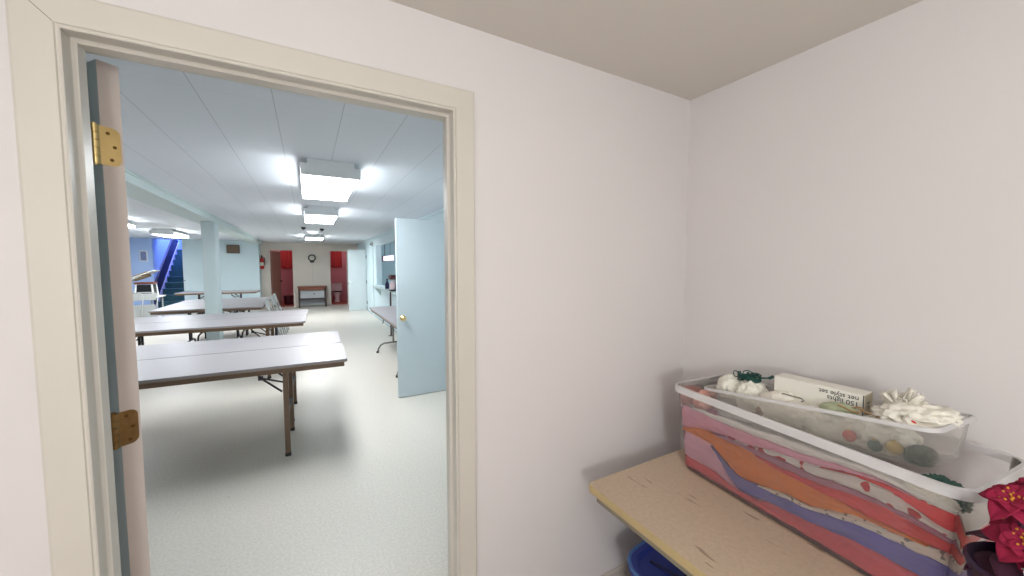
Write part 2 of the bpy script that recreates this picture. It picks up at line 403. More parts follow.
# door frame: pressed-steel profile round three sides of the opening
fr = MB()
J = [  # section of a jamb: (inset from bead edge, y); inset>0 goes into the opening
    (-0.073, 1.2005), (-0.073, 1.186), (-0.068, 1.184), (-0.008, 1.184), (-0.006, 1.187), (-0.0045, 1.183), (0.0, 1.182), (0.003, 1.184),
    (0.003, 1.214), (0.004, 1.219), (0.0085, 1.2245), (0.0110, 1.2265), (0.0110, 1.262), (0.0105, 1.265), (-0.011, 1.267), (-0.012, 1.330), (-0.045, 1.331), (-0.045, 1.3155), (-0.0135, 1.3155), (-0.0135, 1.2005)]
XL, XR, ZT = -0.449, 0.435, 1.997
def jamb_pts(k):
    i, y = J[k]
    return [(XL+i, y, 0.0), (XL+i, y, ZT-i), (XR-i, y, ZT-i), (XR-i, y, 0.0)]
n = len(J)
V = [[fr.bm.verts.new(p) for p in jamb_pts(k)] for k in range(n)]
for k in range(n):
    a, b = V[k], V[(k+1) % n]
    for j in range(3): fr.bm.faces.new((a[j], a[j+1], b[j+1], b[j]))
for j in (0, 3): fr.bm.faces.new([V[k][j] for k in range(n)])
t1 = struct(fr.build('trim_1', M['frame']), 'beige steel frame round the storeroom doorway')
# open mitre seam at the left top corner
for sx, x in ((-1, XL),):
    g = MB(); a = Vector((x+sx*0.008, 1.1838, ZT+0.008)); b = Vector((x+sx*0.072, 1.1838, ZT+0.072)); d = Vector((sx*1, 0, -1)).normalized()*0.0006
    vs_ = [g.bm.verts.new(p) for p in (a+d, b+d, b-d, a-d)]
    bot = [g.bm.verts.new(p+Vector((0, 0.0012, 0))) for p in (a+d, b+d, b-d, a-d)]
    g.bm.faces.new(vs_); g.bm.faces.new(bot[::-1])
    for i in range(4): g.bm.faces.new((vs_[i], vs_[(i+1) % 4], bot[(i+1) % 4], bot[i]))
    g.build('mitre_joint', M['screw'] if False else M['legbrown'], t1)

# the storeroom's own door, swung wide open into the hall
TH = R(130)
d1 = empty('door_1', (-0.455, 1.362, 0.012), TH); struct(d1, 'pale door swung open on brass hinges, edge towards us')
# local: +x along the door from the hinge edge, -y towards the old storeroom side; its hall face is y=0
MB().box((0, -0.043, 0), (0.85, 0, 2.0), bevel=0.0012, seg=1).build('door_leaf', M['doorteal'], d1)
MB().box((-0.0012, -0.0425, 0.001), (0.0, -0.0005, 1.999)).build('lock_edge', M['dooredge'], d1).name = 'edge_strip'
def door_hinge(z, h, metal, lab):
    k = MB()
    for i in range(5):
        k.cyl((-0.001, 0.0125, z-h/2+i*h/5+0.0006), (-0.001, 0.0125, z-h/2+(i+1)*h/5-0.0006), 0.0095, 18)
    k.cyl((-0.001, 0.0125, z-h/2-0.003), (-0.001, 0.0125, z+h/2+0.004), 0.0055, 12)
    hg = k.build('hinge', metal, d1, smooth='auto'); tag(hg, lab)
    lf = MB(); r = 0.016; y0, y1 = -0.036, 0.004
    poly = [(y1, z-h/2), (y1, z+h/2)]
    poly += [(y0+r-r*math.sin(R(90*i/6)), z+h/2-r+r*math.cos(R(90*i/6))) for i in range(7)]
    poly += [(y0+r-r*math.cos(R(90*i/6)), z-h/2+r-r*math.sin(R(90*i/6))) for i in range(7)]
    lf.prism(poly, -0.0042, -0.0012, 'x'); lfo = lf.build('hinge_leaf', metal, hg)
    for (yy, zz) in ((-0.012, 0.033), (-0.024, 0.0), (-0.017, -0.034)):
        MB().cyl((-0.0048, yy, z+zz), (-0.004, yy, z+zz), 0.0042, 12).build('screw', M['screw'], hg)
door_hinge(1.785, 0.098, M['brass'], 'polished brass hinge near the top')
door_hinge(1.036, 0.093, M['oldbrass'], 'tarnished brass hinge halfway down')

# hall walls
HX = 1.70
m = MB(); HY0, HY1, HZ0, HZ1 = 7.4, 10.9, 0.93, 2.03
m.box((HX, 1.315, 0), (HX+0.12, HY0, ZC)); m.box((HX, HY1, 0), (HX+0.12, 15.4, ZC)); m.box((HX, HY0, 0), (HX+0.12, HY1, HZ0)); m.box((HX, HY0, HZ1), (HX+0.12, HY1, ZC))
struct(m.build('wall_right', M['hallwall']), 'white right wall of the hall with the serving hatch')
FY = 15.3
m = MB()
LA, LB, RA, RB, DH = -1.13, -0.46, 0.74, 1.30, 2.0
m.box((-1.41, FY, 0), (LA, FY+0.1, ZC)); m.box((LB, FY, 0), (RA, FY+0.1, ZC)); m.box((RB, FY, 0), (HX+0.12, FY+0.1, ZC))
m.box((LA, FY, DH), (LB, FY+0.1, ZC)); m.box((RA, FY, DH), (RB, FY+0.1, ZC))
struct(m.build('wall_far', M['hallfar']), 'beige end wall with two doorways')
WY = 14.9
m = MB(); m.box((-3.36, WY, 0), (-1.41, WY+0.12, ZC)); m.box((-1.53, WY+0.12, 0), (-1.41, FY+0.1, ZC))
struct(m.build('wall_far', M['hallwall']), 'white wall beside the stairs')
m = MB(); m.box((-7.5, WY+0.05, 0), (-4.05, WY+0.15, ZC+0.1))
struct(m.build('wall_far', M['stairwall']), 'bluish wall left of the stairs')
struct(MB().box((-7.6, 1.2, 0), (-7.5, 15.2, ZC)).build('wall_left', M['hallwall']))
# crown line and door casings at the far end
struct(MB().box((-1.41, FY-0.02, ZC-0.05), (1.70, FY, ZC)).build('trim_2', M['hallfar']))
struct(MB().box((HX-0.02, 1.34, ZC-0.045), (HX, FY-0.02, ZC)).build('trim_3', M['hallwall']))
for nm, a, b in (('trim_4', LA, LB), ('trim_5', RA, RB)):
    m = MB(); c = 0.065
    m.box((a-c, FY-0.02, 0), (a, FY, DH+c)); m.box((b, FY-0.02, 0), (b+c, FY, DH+c)); m.box((a, FY-0.02, DH), (b, FY, DH+c))
    struct(m.build(nm, M['hallfar']))
m = MB(); m.box((HX-0.02, HY0-0.07, HZ0+0.02), (HX, HY0, HZ1+0.07)); m.box((HX-0.02, HY1, HZ0+0.02), (HX, HY1+0.07, HZ1+0.07)); m.box((HX-0.02, HY0, HZ1), (HX, HY1, HZ1+0.07))
struct(m.build('trim_6', M['hallwall']))
m = MB(); m.box((HX-0.02, 11.5, 0), (HX, 11.6, 2.03))
struct(m.build('trim_7', M['hallwall']))
# beam and grooved post
m = MB(); m.box((-1.60, 1.32, 2.19), (-1.305, WY, ZC)); m.box((-1.64, 1.32, ZC-0.03), (-1.60, WY, ZC)); m.box((-1.305, 1.32, ZC-0.018), (-1.290, WY, ZC))
struct(m.build('beam', M['beam']), 'pale green ceiling beam running down the hall')
m = MB(); PX0, PX1, PY0, PY1 = -1.475, -1.30, 7.62, 7.93
m.box((PX0, PY0, 0), (PX1, PY1, 2.19))
for k in range(1, 5):
    pass
for x in (-1.453, -1.409, -1.366, -1.322): m.box((x-0.018, PY0-0.004, 0.0), (x+0.018, PY0, 2.185))
for y in (7.69, 7.78, 7.87): m.box((PX1, y-0.042, 0.0), (PX1+0.003, y+0.042, 2.185))
struct(m.build('column', mat('post_paint', (196, 210, 212), 0.55, var=0.02)), 'grey-green grooved post under the beam')

# washrooms behind the two doorways
def washroom(x0, x1):
    struct(MB().box((x0, FY+0.1, -0.1), (x1, 17.1, 0)).build('floor', M['redfloor']))
    m = MB(); m.box((x0, 17.0, 0), (x1, 17.1, ZC)); m.box((x0-0.05, FY+0.1, 0), (x0, 17.1, ZC)); m.box((x1, FY+0.1, 0), (x1+0.05, 17.1, ZC))
    struct(m.build('wall_far', M['pinkwall']))
    struct(MB().box((x0-0.05, FY+0.1, ZC), (x1+0.05, 17.1, ZC+0.1)).build('ceiling', M['hallfar']))
washroom(-1.40, -0.02); washroom(0.10, 1.75)
# kitchen behind the hatch
m = MB(); m.box((4.2, 6.5, 0), (4.3, 12, ZC)); m.box((HX+0.12, 6.4, 0), (4.3, 6.5, ZC)); m.box((HX+0.12, 12, 0), (4.3, 12.1, ZC))
struct(m.build('wall_right', mat('kitchen_wall_paint', (190, 212, 220), 0.6, var=0.03)))
struct(MB().box((HX+0.12, 6.4, ZC), (4.3, 12.1, ZC+0.1)).build('ceiling', M['hallwall']))
struct(MB().box((HX+0.12, 6.4, -0.1), (4.3, 12.1, 0)).build('floor', M['closetfloor']))

# stairwell
m = MB(); m.box((-4.15, WY+0.15, 0), (-4.05, 19.5, 4.6)); m.box((-3.28, WY+0.12, 0), (-3.2, 19.5, 4.6)); m.box((-4.15, 19.5, 0), (-3.2, 19.6, 4.6))
m.box((-4.15, WY+0.05, ZC+0.1), (-3.2, WY+0.15, 4.6))
struct(m.build('wall_far', M['stairwall']), 'blue stairwell walls')
struct(MB().box((-4.15, WY+0.05, 4.6), (-3.2, 19.6, 4.7)).build('ceiling', M['stairwall']))
st = empty('staircase', (-3.665, 14.75, 0)); tag(st, None, None); st['kind'] = 'structure'; st['label'] = 'navy carpeted stairs rising between blue walls'
NS, RI, TR = 11, 0.185, 0.237
m = MB()
for k in range(NS):
    m.box((-0.335, k*TR, 0 if k == 0 else k*RI-0.02), (0.385, (k+1)*TR+0.02, (k+1)*RI))
    m.box((-0.335, k*TR-0.02, (k+1)*RI-0.035), (0.385, k*TR+0.005, (k+1)*RI+0.002))
m.box((-0.335, NS*TR, NS*RI-0.2), (0.385, NS*TR+2.0, NS*RI))
m.build('steps', M['carpet'], st)
def slope_pts(z0, z1):
    return [(0.0, z0), (NS*TR, NS*RI+z0), (NS*TR, NS*RI+z1), (0.0, z1)]
MB().prism(slope_pts(0.25, 0.78), -0.365, -0.345, 'x').build('side_panel', M['navy'], st)
MB().prism(slope_pts(0.02, 0.25), -0.345, -0.335, 'x').build('string_board', M['rail'], st)
m = MB(); m.prism(slope_pts(0.78, 0.83), -0.385, -0.335, 'x'); m.build('handrail', M['navy'], st)
m = MB(); m.tube([(0.33, 0.15, 1.0), (0.33, 2.5, 1.0+2.35*RI/TR)], 0.02); m.build('wall_rail', M['navy'], st)

# ------------------------------------------------------------------ hall doors
d2 = empty('door_2', (1.695, 4.20, 0.006)); struct(d2, 'pale blue-grey door with a brass knob standing open across the right side')
MB().box((-0.845, -0.035, 0), (0, 0.0, 1.992), bevel=0.002, seg=1).build('door_leaf', M['doorwhite'], d2)
kb = MB()
kb.bm.free(); kb.bm = bmesh.new()
def knob(parent, x, y, z, sgn, metal, s=1.0):
    k = MB(); prof = [(0.031*s, 0), (0.031*s, 0.006), (0.012*s, 0.010), (0.011*s, 0.028), (0.022*s, 0.036), (0.028*s, 0.048), (0.026*s, 0.060), (0.014*s, 0.067), (0.0, 0.068)]
    rings = []
    for r, h in prof:
        rings.append([k.bm.verts.new((x+max(r, 1e-5)*math.cos(2*PI*i/20), y+sgn*h, z+max(r, 1e-5)*math.sin(2*PI*i/20))) for i in range(20)])
    for A, B in zip(rings[:-1], rings[1:]):
        for i in range(20): k.bm.faces.new((A[i], A[(i+1) % 20], B[(i+1) % 20], B[i]))
    return k.build('door_knob', metal, parent, smooth=True)
tag(knob(d2, -0.785, -0.035, 0.895, -1, M['brass']), 'brass door knob')
tag(knob(d2, -0.785, 0.0, 0.895, 1, M['brass']), 'brass door knob')
d3 = empty('door_3', (1.69, 13.05, 0.006)); struct(d3, 'narrow white door standing open near the far end of the hall')
MB().box((-0.545, -0.035, 0), (0, 0, 1.975), bevel=0.002, seg=1).build('door_leaf', mat('white_door_paint', (204, 214, 217), 0.5, var=0.01), d3)
tag(knob(d3, -0.49, -0.035, 0.9, -1, M['white_metal']), 'small metal door knob')
for z in (0.25, 0.93, 1.75): MB().cyl((0.003, -0.047, z-0.05), (0.003, -0.047, z+0.05), 0.011, 10).build('hinge', M['legdark'], d3)
d4 = empty('door_4', (LA+0.01, FY+0.06, 0.006), R(68)); struct(d4, 'brown door swung into the left washroom')
MB().box((0, -0.035, 0), (0.62, 0.0, 1.97), bevel=0.002, seg=1).build('door_leaf', M['browndoor'], d4)
tag(knob(d4, 0.56, -0.035, 0.9, -1, M['legdark']), 'dark door knob')

# ------------------------------------------------------------------ lights of the hall
def wrap_light(name_label, x0, y0, wd, ln, group, zb=2.205, lens='lens'):
    t = empty('fluorescent_light', (x0+wd/2, y0+ln/2, ZC)); tag(t, name_label, 'ceiling light', group)
    h = zb-ZC; a = wd/2; L = ln/2; k = 0.62*(-h)
    m = MB(); kl = 0.62*k; m.box((-a-0.004, -L+0.021, h+kl+0.0005), (a+0.004, L-0.021, h+k+0.008)); m.box((-a*0.72, -L+0.021, h+k+0.007), (a*0.72, L-0.021, 0)); m.build('housing', M['white_metal'], t)
    m = MB(); m.prism([(-a, h+kl), (-a*0.97, h+0.008), (-a*0.93, h), (a*0.93, h), (a*0.97, h+0.008), (a, h+kl)], -L+0.02, L-0.02, 'y')
    m.build('diffuser', M[lens], t)
    for s in (-1, 1):
        m = MB(); y = s*L; m.prism([(-a-0.004, h+k+0.008), (-a-0.001, h-0.003), (a+0.001, h-0.003), (a+0.004, h+k+0.008), (a*0.8, h+k+0.008), (a*0.8, -0.0005), (-a*0.8, -0.0005), (-a*0.8, h+k+0.008)], y-s*0.02 if s > 0 else y, y if s > 0 else y+0.02, 'y')
        m.build('end_plate', M['greyplate'], t)
    return t
G1 = 'fluorescent lights along the main aisle'
wrap_light('nearest and largest bright ceiling light over the main aisle', -0.022, 3.19, 0.41, 1.18, G1, 2.165)
wrap_light('second bright ceiling light over the main aisle, behind the nearest', -0.014, 5.69, 0.41, 1.18, G1, 2.165)
wrap_light('farthest bright ceiling light, just in front of the end wall', -0.02, 11.05, 0.42, 1.22, G1, 2.205, 'lens_boosted')
G2 = 'fluorescent lights left of the beam'
wrap_light('bright ceiling light left of the post, in front of the blue stairs', -3.0, 10.95, 0.41, 1.18, G2, 2.165, 'lens_boosted')
wrap_light('ceiling light left of the beam, partly cut off by the open door edge', -3.14, 8.22, 0.38, 1.18, G2, 2.165)
wrap_light('added unseen ceiling light far to the left of the beam, behind the open door', -5.2, 11.2, 0.41, 1.18, G2, 2.165, 'lens_boosted')  # unseen fixture, added to brighten the white wall by the stairs
wrap_light('ceiling light left of the beam, hidden behind the open door', -3.1, 4.4, 0.41, 1.18, G2, 2.165)
t = empty('dome_light', (0.13, 9.75, ZC)); tag(t, 'small dim round dome light on the aisle ceiling between the fluorescent lights', 'ceiling light')
MB().lathe([(0.14, -0.02), (0.14, 0)], n=28).build('base_ring', M['white_metal'], t, smooth='auto')
MB().lathe([(0.0, -0.085), (0.05, -0.08), (0.1, -0.058), (0.125, -0.02), (0.125, -0.0201)][:4], n=28).build('dome', M['dome'], t, smooth=True)
for x, y, lab in ((-0.05, 9.0, 'small dark ceiling detector left of the dim dome light'), (0.30, 9.2, 'small dark ceiling detector right of the dim dome light')):
    t = empty('smoke_detector', (x, y, ZC)); tag(t, lab, 'detector', 'small detectors on the aisle ceiling')
    MB().lathe([(0.034, -0.04), (0.042, -0.03), (0.044, 0)], n=20).build('body', M['legdark'], t, smooth='auto')
    MB().lathe([(0.02, -0.055), (0.02, -0.045)], n=14).build('sensor_cap', M['black'], t, smooth='auto')

# ------------------------------------------------------------------ folding tables
def table(loc, rz, ln, dp, label, group, legs='brown', h=0.74, cat='table'):
    """origin on the floor under the table's right-hand front corner; extends to -x and +y"""
    t = empty('folding_table', loc, rz); tag(t, label, cat, group)
    MB().prism(rrect(-ln, 0, 0, dp, 0.03), h-0.017, h, 'z').build('tabletop', M['laminate'], t)
    m = MB(); o = rrect(-ln-0.002, -0.002, 0.002, dp+0.002, 0.032)
    m.prism(o, h-0.0235, h-0.017); m.build('edge_band', M['laminate_edge'], t)
    ap = MB(); i = 0.022; z0, z1 = h-0.062, h-0.0235
    ap.box((-ln+i, i, z0), (-i, i+0.02, z1)); ap.box((-ln+i, dp-i-0.02, z0), (-i, dp-i, z1)); ap.box((-ln+i, i+0.02, z0), (-ln+i+0.02, dp-i-0.02, z1)); ap.box((-i-0.02, i+0.02, z0), (-i, dp-i-0.02, z1))
    ap.build('apron', M['apron'], t)
    for s, x in ((1, -0.435), (-1, -ln+0.435)):
        if legs == 'brown':
            for y in (0.10, dp-0.10):
                m = MB(); m.box((x-0.018, y-0.014, 0.012), (x+0.018, y+0.014, z1-0.001), bevel=0.004, seg=1)
                lg = m.build('leg', M['legbrown'], t); MB().box((x-0.021, y-0.017, 0), (x+0.021, y+0.017, 0.028), bevel=0.004, seg=1).build('foot_cap', M['black'], lg)
            for zz in (0.30, 0.62): MB().cyl((x, 0.115, zz), (x, dp-0.115, zz), 0.011, 10).build('cross_bar', M['legdark'], t)
        else:
            yc = dp/2
            lg = MB()
            for dy in (-0.05, 0.05): lg.cyl((x, yc+dy, 0.16), (x, yc+dy, z1-0.001), 0.015, 10)
            lg.build('leg', M[legs], t)
            pts = [(x, 0.06, 0.014), (x, 0.075, 0.07), (x, 0.11, 0.125), (x, 0.17, 0.155), (x, yc, 0.16), (x, dp-0.17, 0.155), (x, dp-0.11, 0.125), (x, dp-0.075, 0.07), (x, dp-0.06, 0.014)]
            ft = MB().tube(pts, 0.0145, 10).build('foot_arch', M[legs], t, smooth='auto')
            for y in (0.06, dp-0.06): MB().cyl((x, y, 0), (x, y, 0.03), 0.02, 10).build('foot_cap', M['black'], ft)
            MB().cyl((x, 0.12, z1-0.03), (x, dp-0.12, z1-0.03), 0.012, 10).build('cross_bar', M[legs], t)
        # folding brace from leg up to the underside
        for y in (0.15, dp-0.15):
            m = MB(); m.cyl((x-s*0.03, y, 0.50), (x-s*0.165, y, 0.625), 0.008, 8); m.cyl((x-s*0.165, y, 0.625), (x-s*0.21, y, z1-0.002), 0.009, 8); m.cyl((x-s*0.165, y, 0.625), (x-s*0.02, y, 0.575), 0.007, 8)
            m.box((x-s*0.165-0.016, y-0.011, 0.61), (x-s*0.165+0.016, y+0.011, 0.64)); m.build('brace', M['legdark'], t)
    return t
G = 'long folding tables in rows on the hall floor'
table((0.258, 3.205, 0), R(-1.2), 2.44, 0.70, 'nearest folding table, front half of the pair just beyond the doorway', G)
table((0.262, 3.918, 0), R(-1.2), 2.44, 0.715, 'back half of the nearest pair of folding tables, touching the front one', G)
table((-0.05, 5.63, 0), R(-1.5), 2.44, 0.76, 'front table of the second row, pushed against another behind', G, 'brown')
table((-0.030, 6.40, 0), R(-1.5), 2.44, 0.76, 'back table of the second row, just in front of the grooved post', G, 'legdark')
for i, lab in enumerate(('front table of the third row, directly behind the grooved post', 'middle table of the third row behind the post', 'rear table of the third row behind the post')):
    table((-0.735, 8.06+i*0.775, 0), 0, 1.55, 0.765, lab, G, 'legdark')
table((-1.30, 12.85, 0), R(-2), 1.83, 0.76, 'farthest folding table, against the white wall by the stairs', G, 'legdark')
table((1.69-0.0, 7.0-0.02, 0), R(90), 2.44, 0.745, 'folding table along the right wall, half hidden behind the open door', G, 'tablelegs') if False else None
ts = table((0.945, 4.55, 0), R(-90), 2.44, 0.745, 'folding table along the right wall, half hidden behind the open door', G, 'tablelegs')
ts.location = (0.945, 6.98, 0); ts.rotation_euler.z = 0
# rebuild orientation: local -x -> world -y, local +y -> world +x
ts.rotation_euler.z = R(-270) if False else R(90)
ts.location = (1.685, 6.98, 0)

# folding chairs folded flat, leaning on the end of the third row
def folded_chair(loc, rz, lean, label, group=None):
    t = empty('folding_chair', loc, rz); t.rotation_euler = (0, lean, rz); tag(t, label, 'chair', group)
    m = MB()
    m.tube([(-0.0, -0.22, 0.012), (0, -0.22, 0.80), (0, -0.19, 0.86), (0, -0.12, 0.885), (0, 0.12, 0.885), (0, 0.19, 0.86), (0, 0.22, 0.80), (0, 0.22, 0.012)], 0.012, 8)
    m.build('front_frame', M['chairgrey'], t, smooth='auto')
    m = MB(); m.tube([(0.032, -0.19, 0.012), (0.032, -0.19, 0.52), (0.032, 0.19, 0.52), (0.032, 0.19, 0.012)], 0.011, 8); m.build('rear_frame', M['chairgrey'], t, smooth='auto')
    m = MB(); m.box((-0.009, -0.20, 0.70), (0.006, 0.20, 0.86), bevel=0.006); m.build('backrest', M['chairgrey'], t)
    m = MB(); m.box((0.014, -0.185, 0.24), (0.030, 0.185, 0.60), bevel=0.007); m.build('seat', M['chairgrey'], t)
    m = MB(); m.cyl((0, -0.22, 0.2), (0, 0.22, 0.2), 0.008, 8); m.build('stretcher', M['chairgrey'], t)
    return t
for i, (y, ln, lab) in enumerate(((8.30, -15, 'grey folding chair leaning on the third row, nearest of the three'), (8.85, -13, 'grey folding chair leaning on the third row, middle of the three'), (9.5, -14, 'grey folding chair leaning on the third row, farthest of the three'))):
    folded_chair((-0.475+0.02*i, y, 0.004), 0, R(ln), lab, 'folded chairs leaning against a table end')

# ------------------------------------------------------------------ stuff by the stairs
t = empty('side_table', (-3.44, 12.05, 0)); tag(t, 'small white-topped table stacked with furniture left of the stairs', 'table')
MB().box((-0.42, -0.42, 0.70), (0.27, 0.42, 0.735), bevel=0.006).build('tabletop', M['white_metal'], t)
for sx in (-0.36, 0.21):
    for sy in (-0.36, 0.36): MB().cyl((sx, sy, 0), (sx, sy, 0.70), 0.016, 10).build('leg', M['chairgrey'], t)
t = empty('stool', (-3.40, 12.0, 0.737)); tag(t, 'white-legged stool with brown seat standing on the small white table', 'stool')
MB().box((-0.17, -0.17, 0.30), (0.17, 0.17, 0.345), bevel=0.012).build('seat', M['woodbrown'], t)
for sx in (-1, 1):
    for sy in (-1, 1): MB().cyl((sx*0.165, sy*0.165, 0), (sx*0.135, sy*0.135, 0.30), 0.019, 10).build('leg', M['white_metal'], t)
m = MB(); m.box((-0.15, -0.15, 0.02), (0.15, 0.15, 0.28)); m.build('lower_box', M['black'], t)
ch = folded_chair((-3.98, 11.95, 1.0), 0, R(66), 'folding chair lying tilted on top of the stool by the stairs')
t = empty('cardboard_box', (-3.42, 11.95, 1.165)); t.rotation_euler = (0, R(-24), R(8)); tag(t, 'brown box resting on the tilted chair by the stairs', 'box')
MB().box((-0.14, -0.12, 0), (0.14, 0.12, 0.13), bevel=0.004, seg=1).build('carton', M['cardboard'], t)
MB().box((-0.141, -0.02, 0.128), (0.141, 0.02, 0.1325)).build('tape_strip', M['tanribbon'], t)
for i, (x, y, lab) in enumerate(((-3.30, 11.30, 'folded chair leaning against the small white table, right one'), (-3.52, 11.18, 'folded chair leaning against the small white table, left one'))):
    c = folded_chair((x, y, 0.004), R(90), 0, lab, 'folded chairs leaning against the small table'); c.rotation_euler = (R(-16), 0, R(0)); c.rotation_euler = (0, R(16), R(90))
t = empty('framed_picture', (-4.25, WY+0.045, 1.756)); tag(t, 'small framed picture on the blue wall left of the stairs', 'picture')
MB().box((-0.085, -0.02, -0.16), (0.085, 0, 0.16)).build('frame', M['white_metal'], t)
MB().box((-0.065, -0.024, -0.135), (0.065, -0.02, 0.135)).build('print', M['paper'], t)

# ------------------------------------------------------------------ far end
t = empty('wall_speaker', (-2.08, WY, 2.0)); tag(t, 'brown boxy speaker high on the white wall right of the post', 'speaker')
MB().box((-0.165, -0.10, -0.135), (0.165, 0, 0.135), bevel=0.006).build('cabinet', M['wooddark'], t)
MB().box((-0.145, -0.106, -0.115), (0.145, -0.10, 0.115)).build('grille', M['browngrille'], t)
t = empty('wall_clock', (0.15, FY, 1.745)); tag(t, 'dark-rimmed round clock on the end wall between the two doorways', 'clock')
m = MB(); m.cyl((0, -0.03, 0), (0, 0, 0), 0.10, 28); m.build('case', M['black'], t)
m = MB(); m.tube([(0.105*math.cos(2*PI*k/28), -0.032, 0.105*math.sin(2*PI*k/28)) for k in range(28)], 0.022, 8, closed=True); m.build('rim', M['black'], t, smooth=True)
MB().cyl((0, -0.034, 0), (0, -0.030, 0), 0.088, 24).build('dial', M['clockface'], t)
m = MB(); m.box((-0.005, -0.039, 0), (0.005, -0.036, 0.065)); m.box((0, -0.039, -0.005), (0.045, -0.036, 0.005)); m.build('hands', M['black'], t)
m = MB(); m.box((-0.065, -0.035, -0.17), (0.065, -0.002, -0.115), bevel=0.01); m.build('lower_case', M['black'], t)
MB().cyl((0.0, -0.008, -0.17), (0.0, -0.008, -0.92), 0.004, 6).build('power_cord', M['greypanel'], t)
t = empty('fire_extinguisher', (-1.36, FY-0.09, 1.36)); tag(t, 'red fire extinguisher hanging beside the left doorway', 'fire extinguisher')
MB().lathe([(0.0, 0), (0.055, 0.0), (0.066, 0.015), (0.066, 0.30), (0.05, 0.345), (0.022, 0.37), (0.022, 0.385)], n=20).build('cylinder', M['red'], t, smooth='auto')
m = MB(); m.cyl((0, 0, 0.385), (0, 0, 0.43), 0.02, 12); m.box((-0.015, -0.11, 0.43), (0.015, 0.03, 0.445)); m.box((-0.012, -0.11, 0.45), (0.012, 0.02, 0.462)); m.build('valve_handle', M['black'], t)
MB().tube([(0.02, 0, 0.40), (0.075, -0.01, 0.38), (0.085, -0.01, 0.30), (0.08, -0.01, 0.12)], 0.011, 8).build('hose', M['black'], t, smooth=True)
MB().box((-0.03, 0.062, 0.05), (0.03, 0.09, 0.32)).build('wall_bracket', M['chrome'], t)
MB().lathe([(0.0665, 0.10), (0.0672, 0.10), (0.0672, 0.22), (0.0665, 0.22)], n=20).build('label_band', M['clockface'], t, smooth='auto')

t = empty('console_cabinet', (0.13, FY-0.28, 0)); tag(t, 'brown wooden open-fronted cabinet with grey back between the two doorways', 'cabinet')
MB().box((-0.46, -0.19, 0.69), (0.46, 0.22, 0.735), bevel=0.004).build('top', M['woodbrown'], t)
MB().box((-0.44, -0.17, 0.60), (0.44, -0.15, 0.69)).build('front_rail', M['woodbrown'], t)
for x in (-0.44, 0.39): MB().box((x, -0.17, 0), (x+0.05, 0.20, 0.60 if False else 0.69)).build('side_panel', M['wooddark'], t)
MB().box((-0.39, 0.15, 0.04), (0.39, 0.17, 0.69)).build('back_panel', M['greypanel'], t)
MB().box((-0.39, -0.12, 0.27), (0.39, 0.15, 0.30)).build('shelf', M['wooddark'], t)
dr = MB().box((-0.37, -0.10, 0.315), (0.37, -0.08, 0.585)).build('drawer', M['greypanel'], t)
MB().sphere((0.05, -0.115, 0.46), 0.025).build('drawer_knob', M['wooddark'], dr, smooth=True)

def curtain(x0, x1, z0, z1, label):
    t = empty('curtain', ((x0+x1)/2, 16.985, z1)); tag(t, label, 'curtain', None)
    m = MB(); N = 40; a = []; b = []
    W = x1-x0
    for k in range(N+1):
        u = k/N; x = -W/2+W*u; y = -0.05+0.022*math.sin(u*PI*9)
        a.append((x, y)); b.append((x, y+0.006))
    m.prism(a+b[::-1], -(z1-z0), 0, 'z'); m.build('cloth', M['redcurtain'], t, smooth='auto')
    MB().cyl((-W/2-0.04, -0.05, 0.012), (W/2+0.04, -0.05, 0.012), 0.012, 10).build('rod', M['wooddark'], t)
curtain(-0.90, -0.42, 1.36, 2.12, 'bright red curtain high on the wall of the left washroom')
curtain(0.86, 1.25, 1.38, 2.12, 'red curtain high on the wall of the right washroom')
def toilet(x, y, label):
    t = empty('toilet', (x, y, 0)); tag(t, label, 'toilet', 'toilets in the two washrooms')
    MB().lathe([(0.10, 0), (0.11, 0.05), (0.09, 0.18), (0.16, 0.34), (0.185, 0.40)], n=22).build('bowl', M['porcelain'], t, smooth='auto')
    m = MB(); m.lathe([(0.19, 0.40), (0.195, 0.415), (0.19, 0.432)], n=22); m.build('seat_lid', M['darkbox'], t, smooth='auto')
    m = MB(); m.box((-0.2, 0.19, 0.36), (0.2, 0.36, 0.72), bevel=0.02); tk = m.build('tank', M['porcelain'], t)
    MB().box((-0.21, 0.18, 0.72), (0.21, 0.37, 0.75), bevel=0.008).build('tank_lid', M['porcelain'], tk)
    MB().box((-0.05, 0.12, 0.30), (0.05, 0.20, 0.40), bevel=0.01).build('neck', M['porcelain'], t)
    return t
toilet(1.02, 16.55, 'pinkish toilet standing in the right washroom')
t = empty('waste_bin', (-0.66, 16.3, 0)); tag(t, 'low dark maroon bin on the floor of the left washroom', 'bin')
MB().lathe([(0.0, 0), (0.13, 0), (0.16, 0.30), (0.168, 0.31), (0.168, 0.325), (0.15, 0.325), (0.125, 0.02), (0.0, 0.02)], n=24).build('tub', M['darkbox'], t, smooth='auto')
MB().lathe([(0.0, 0.345), (0.1, 0.342), (0.17, 0.335), (0.17, 0.326), (0.0, 0.326)][::-1], n=24).build('lid', M['darkbox'], t, smooth='auto')

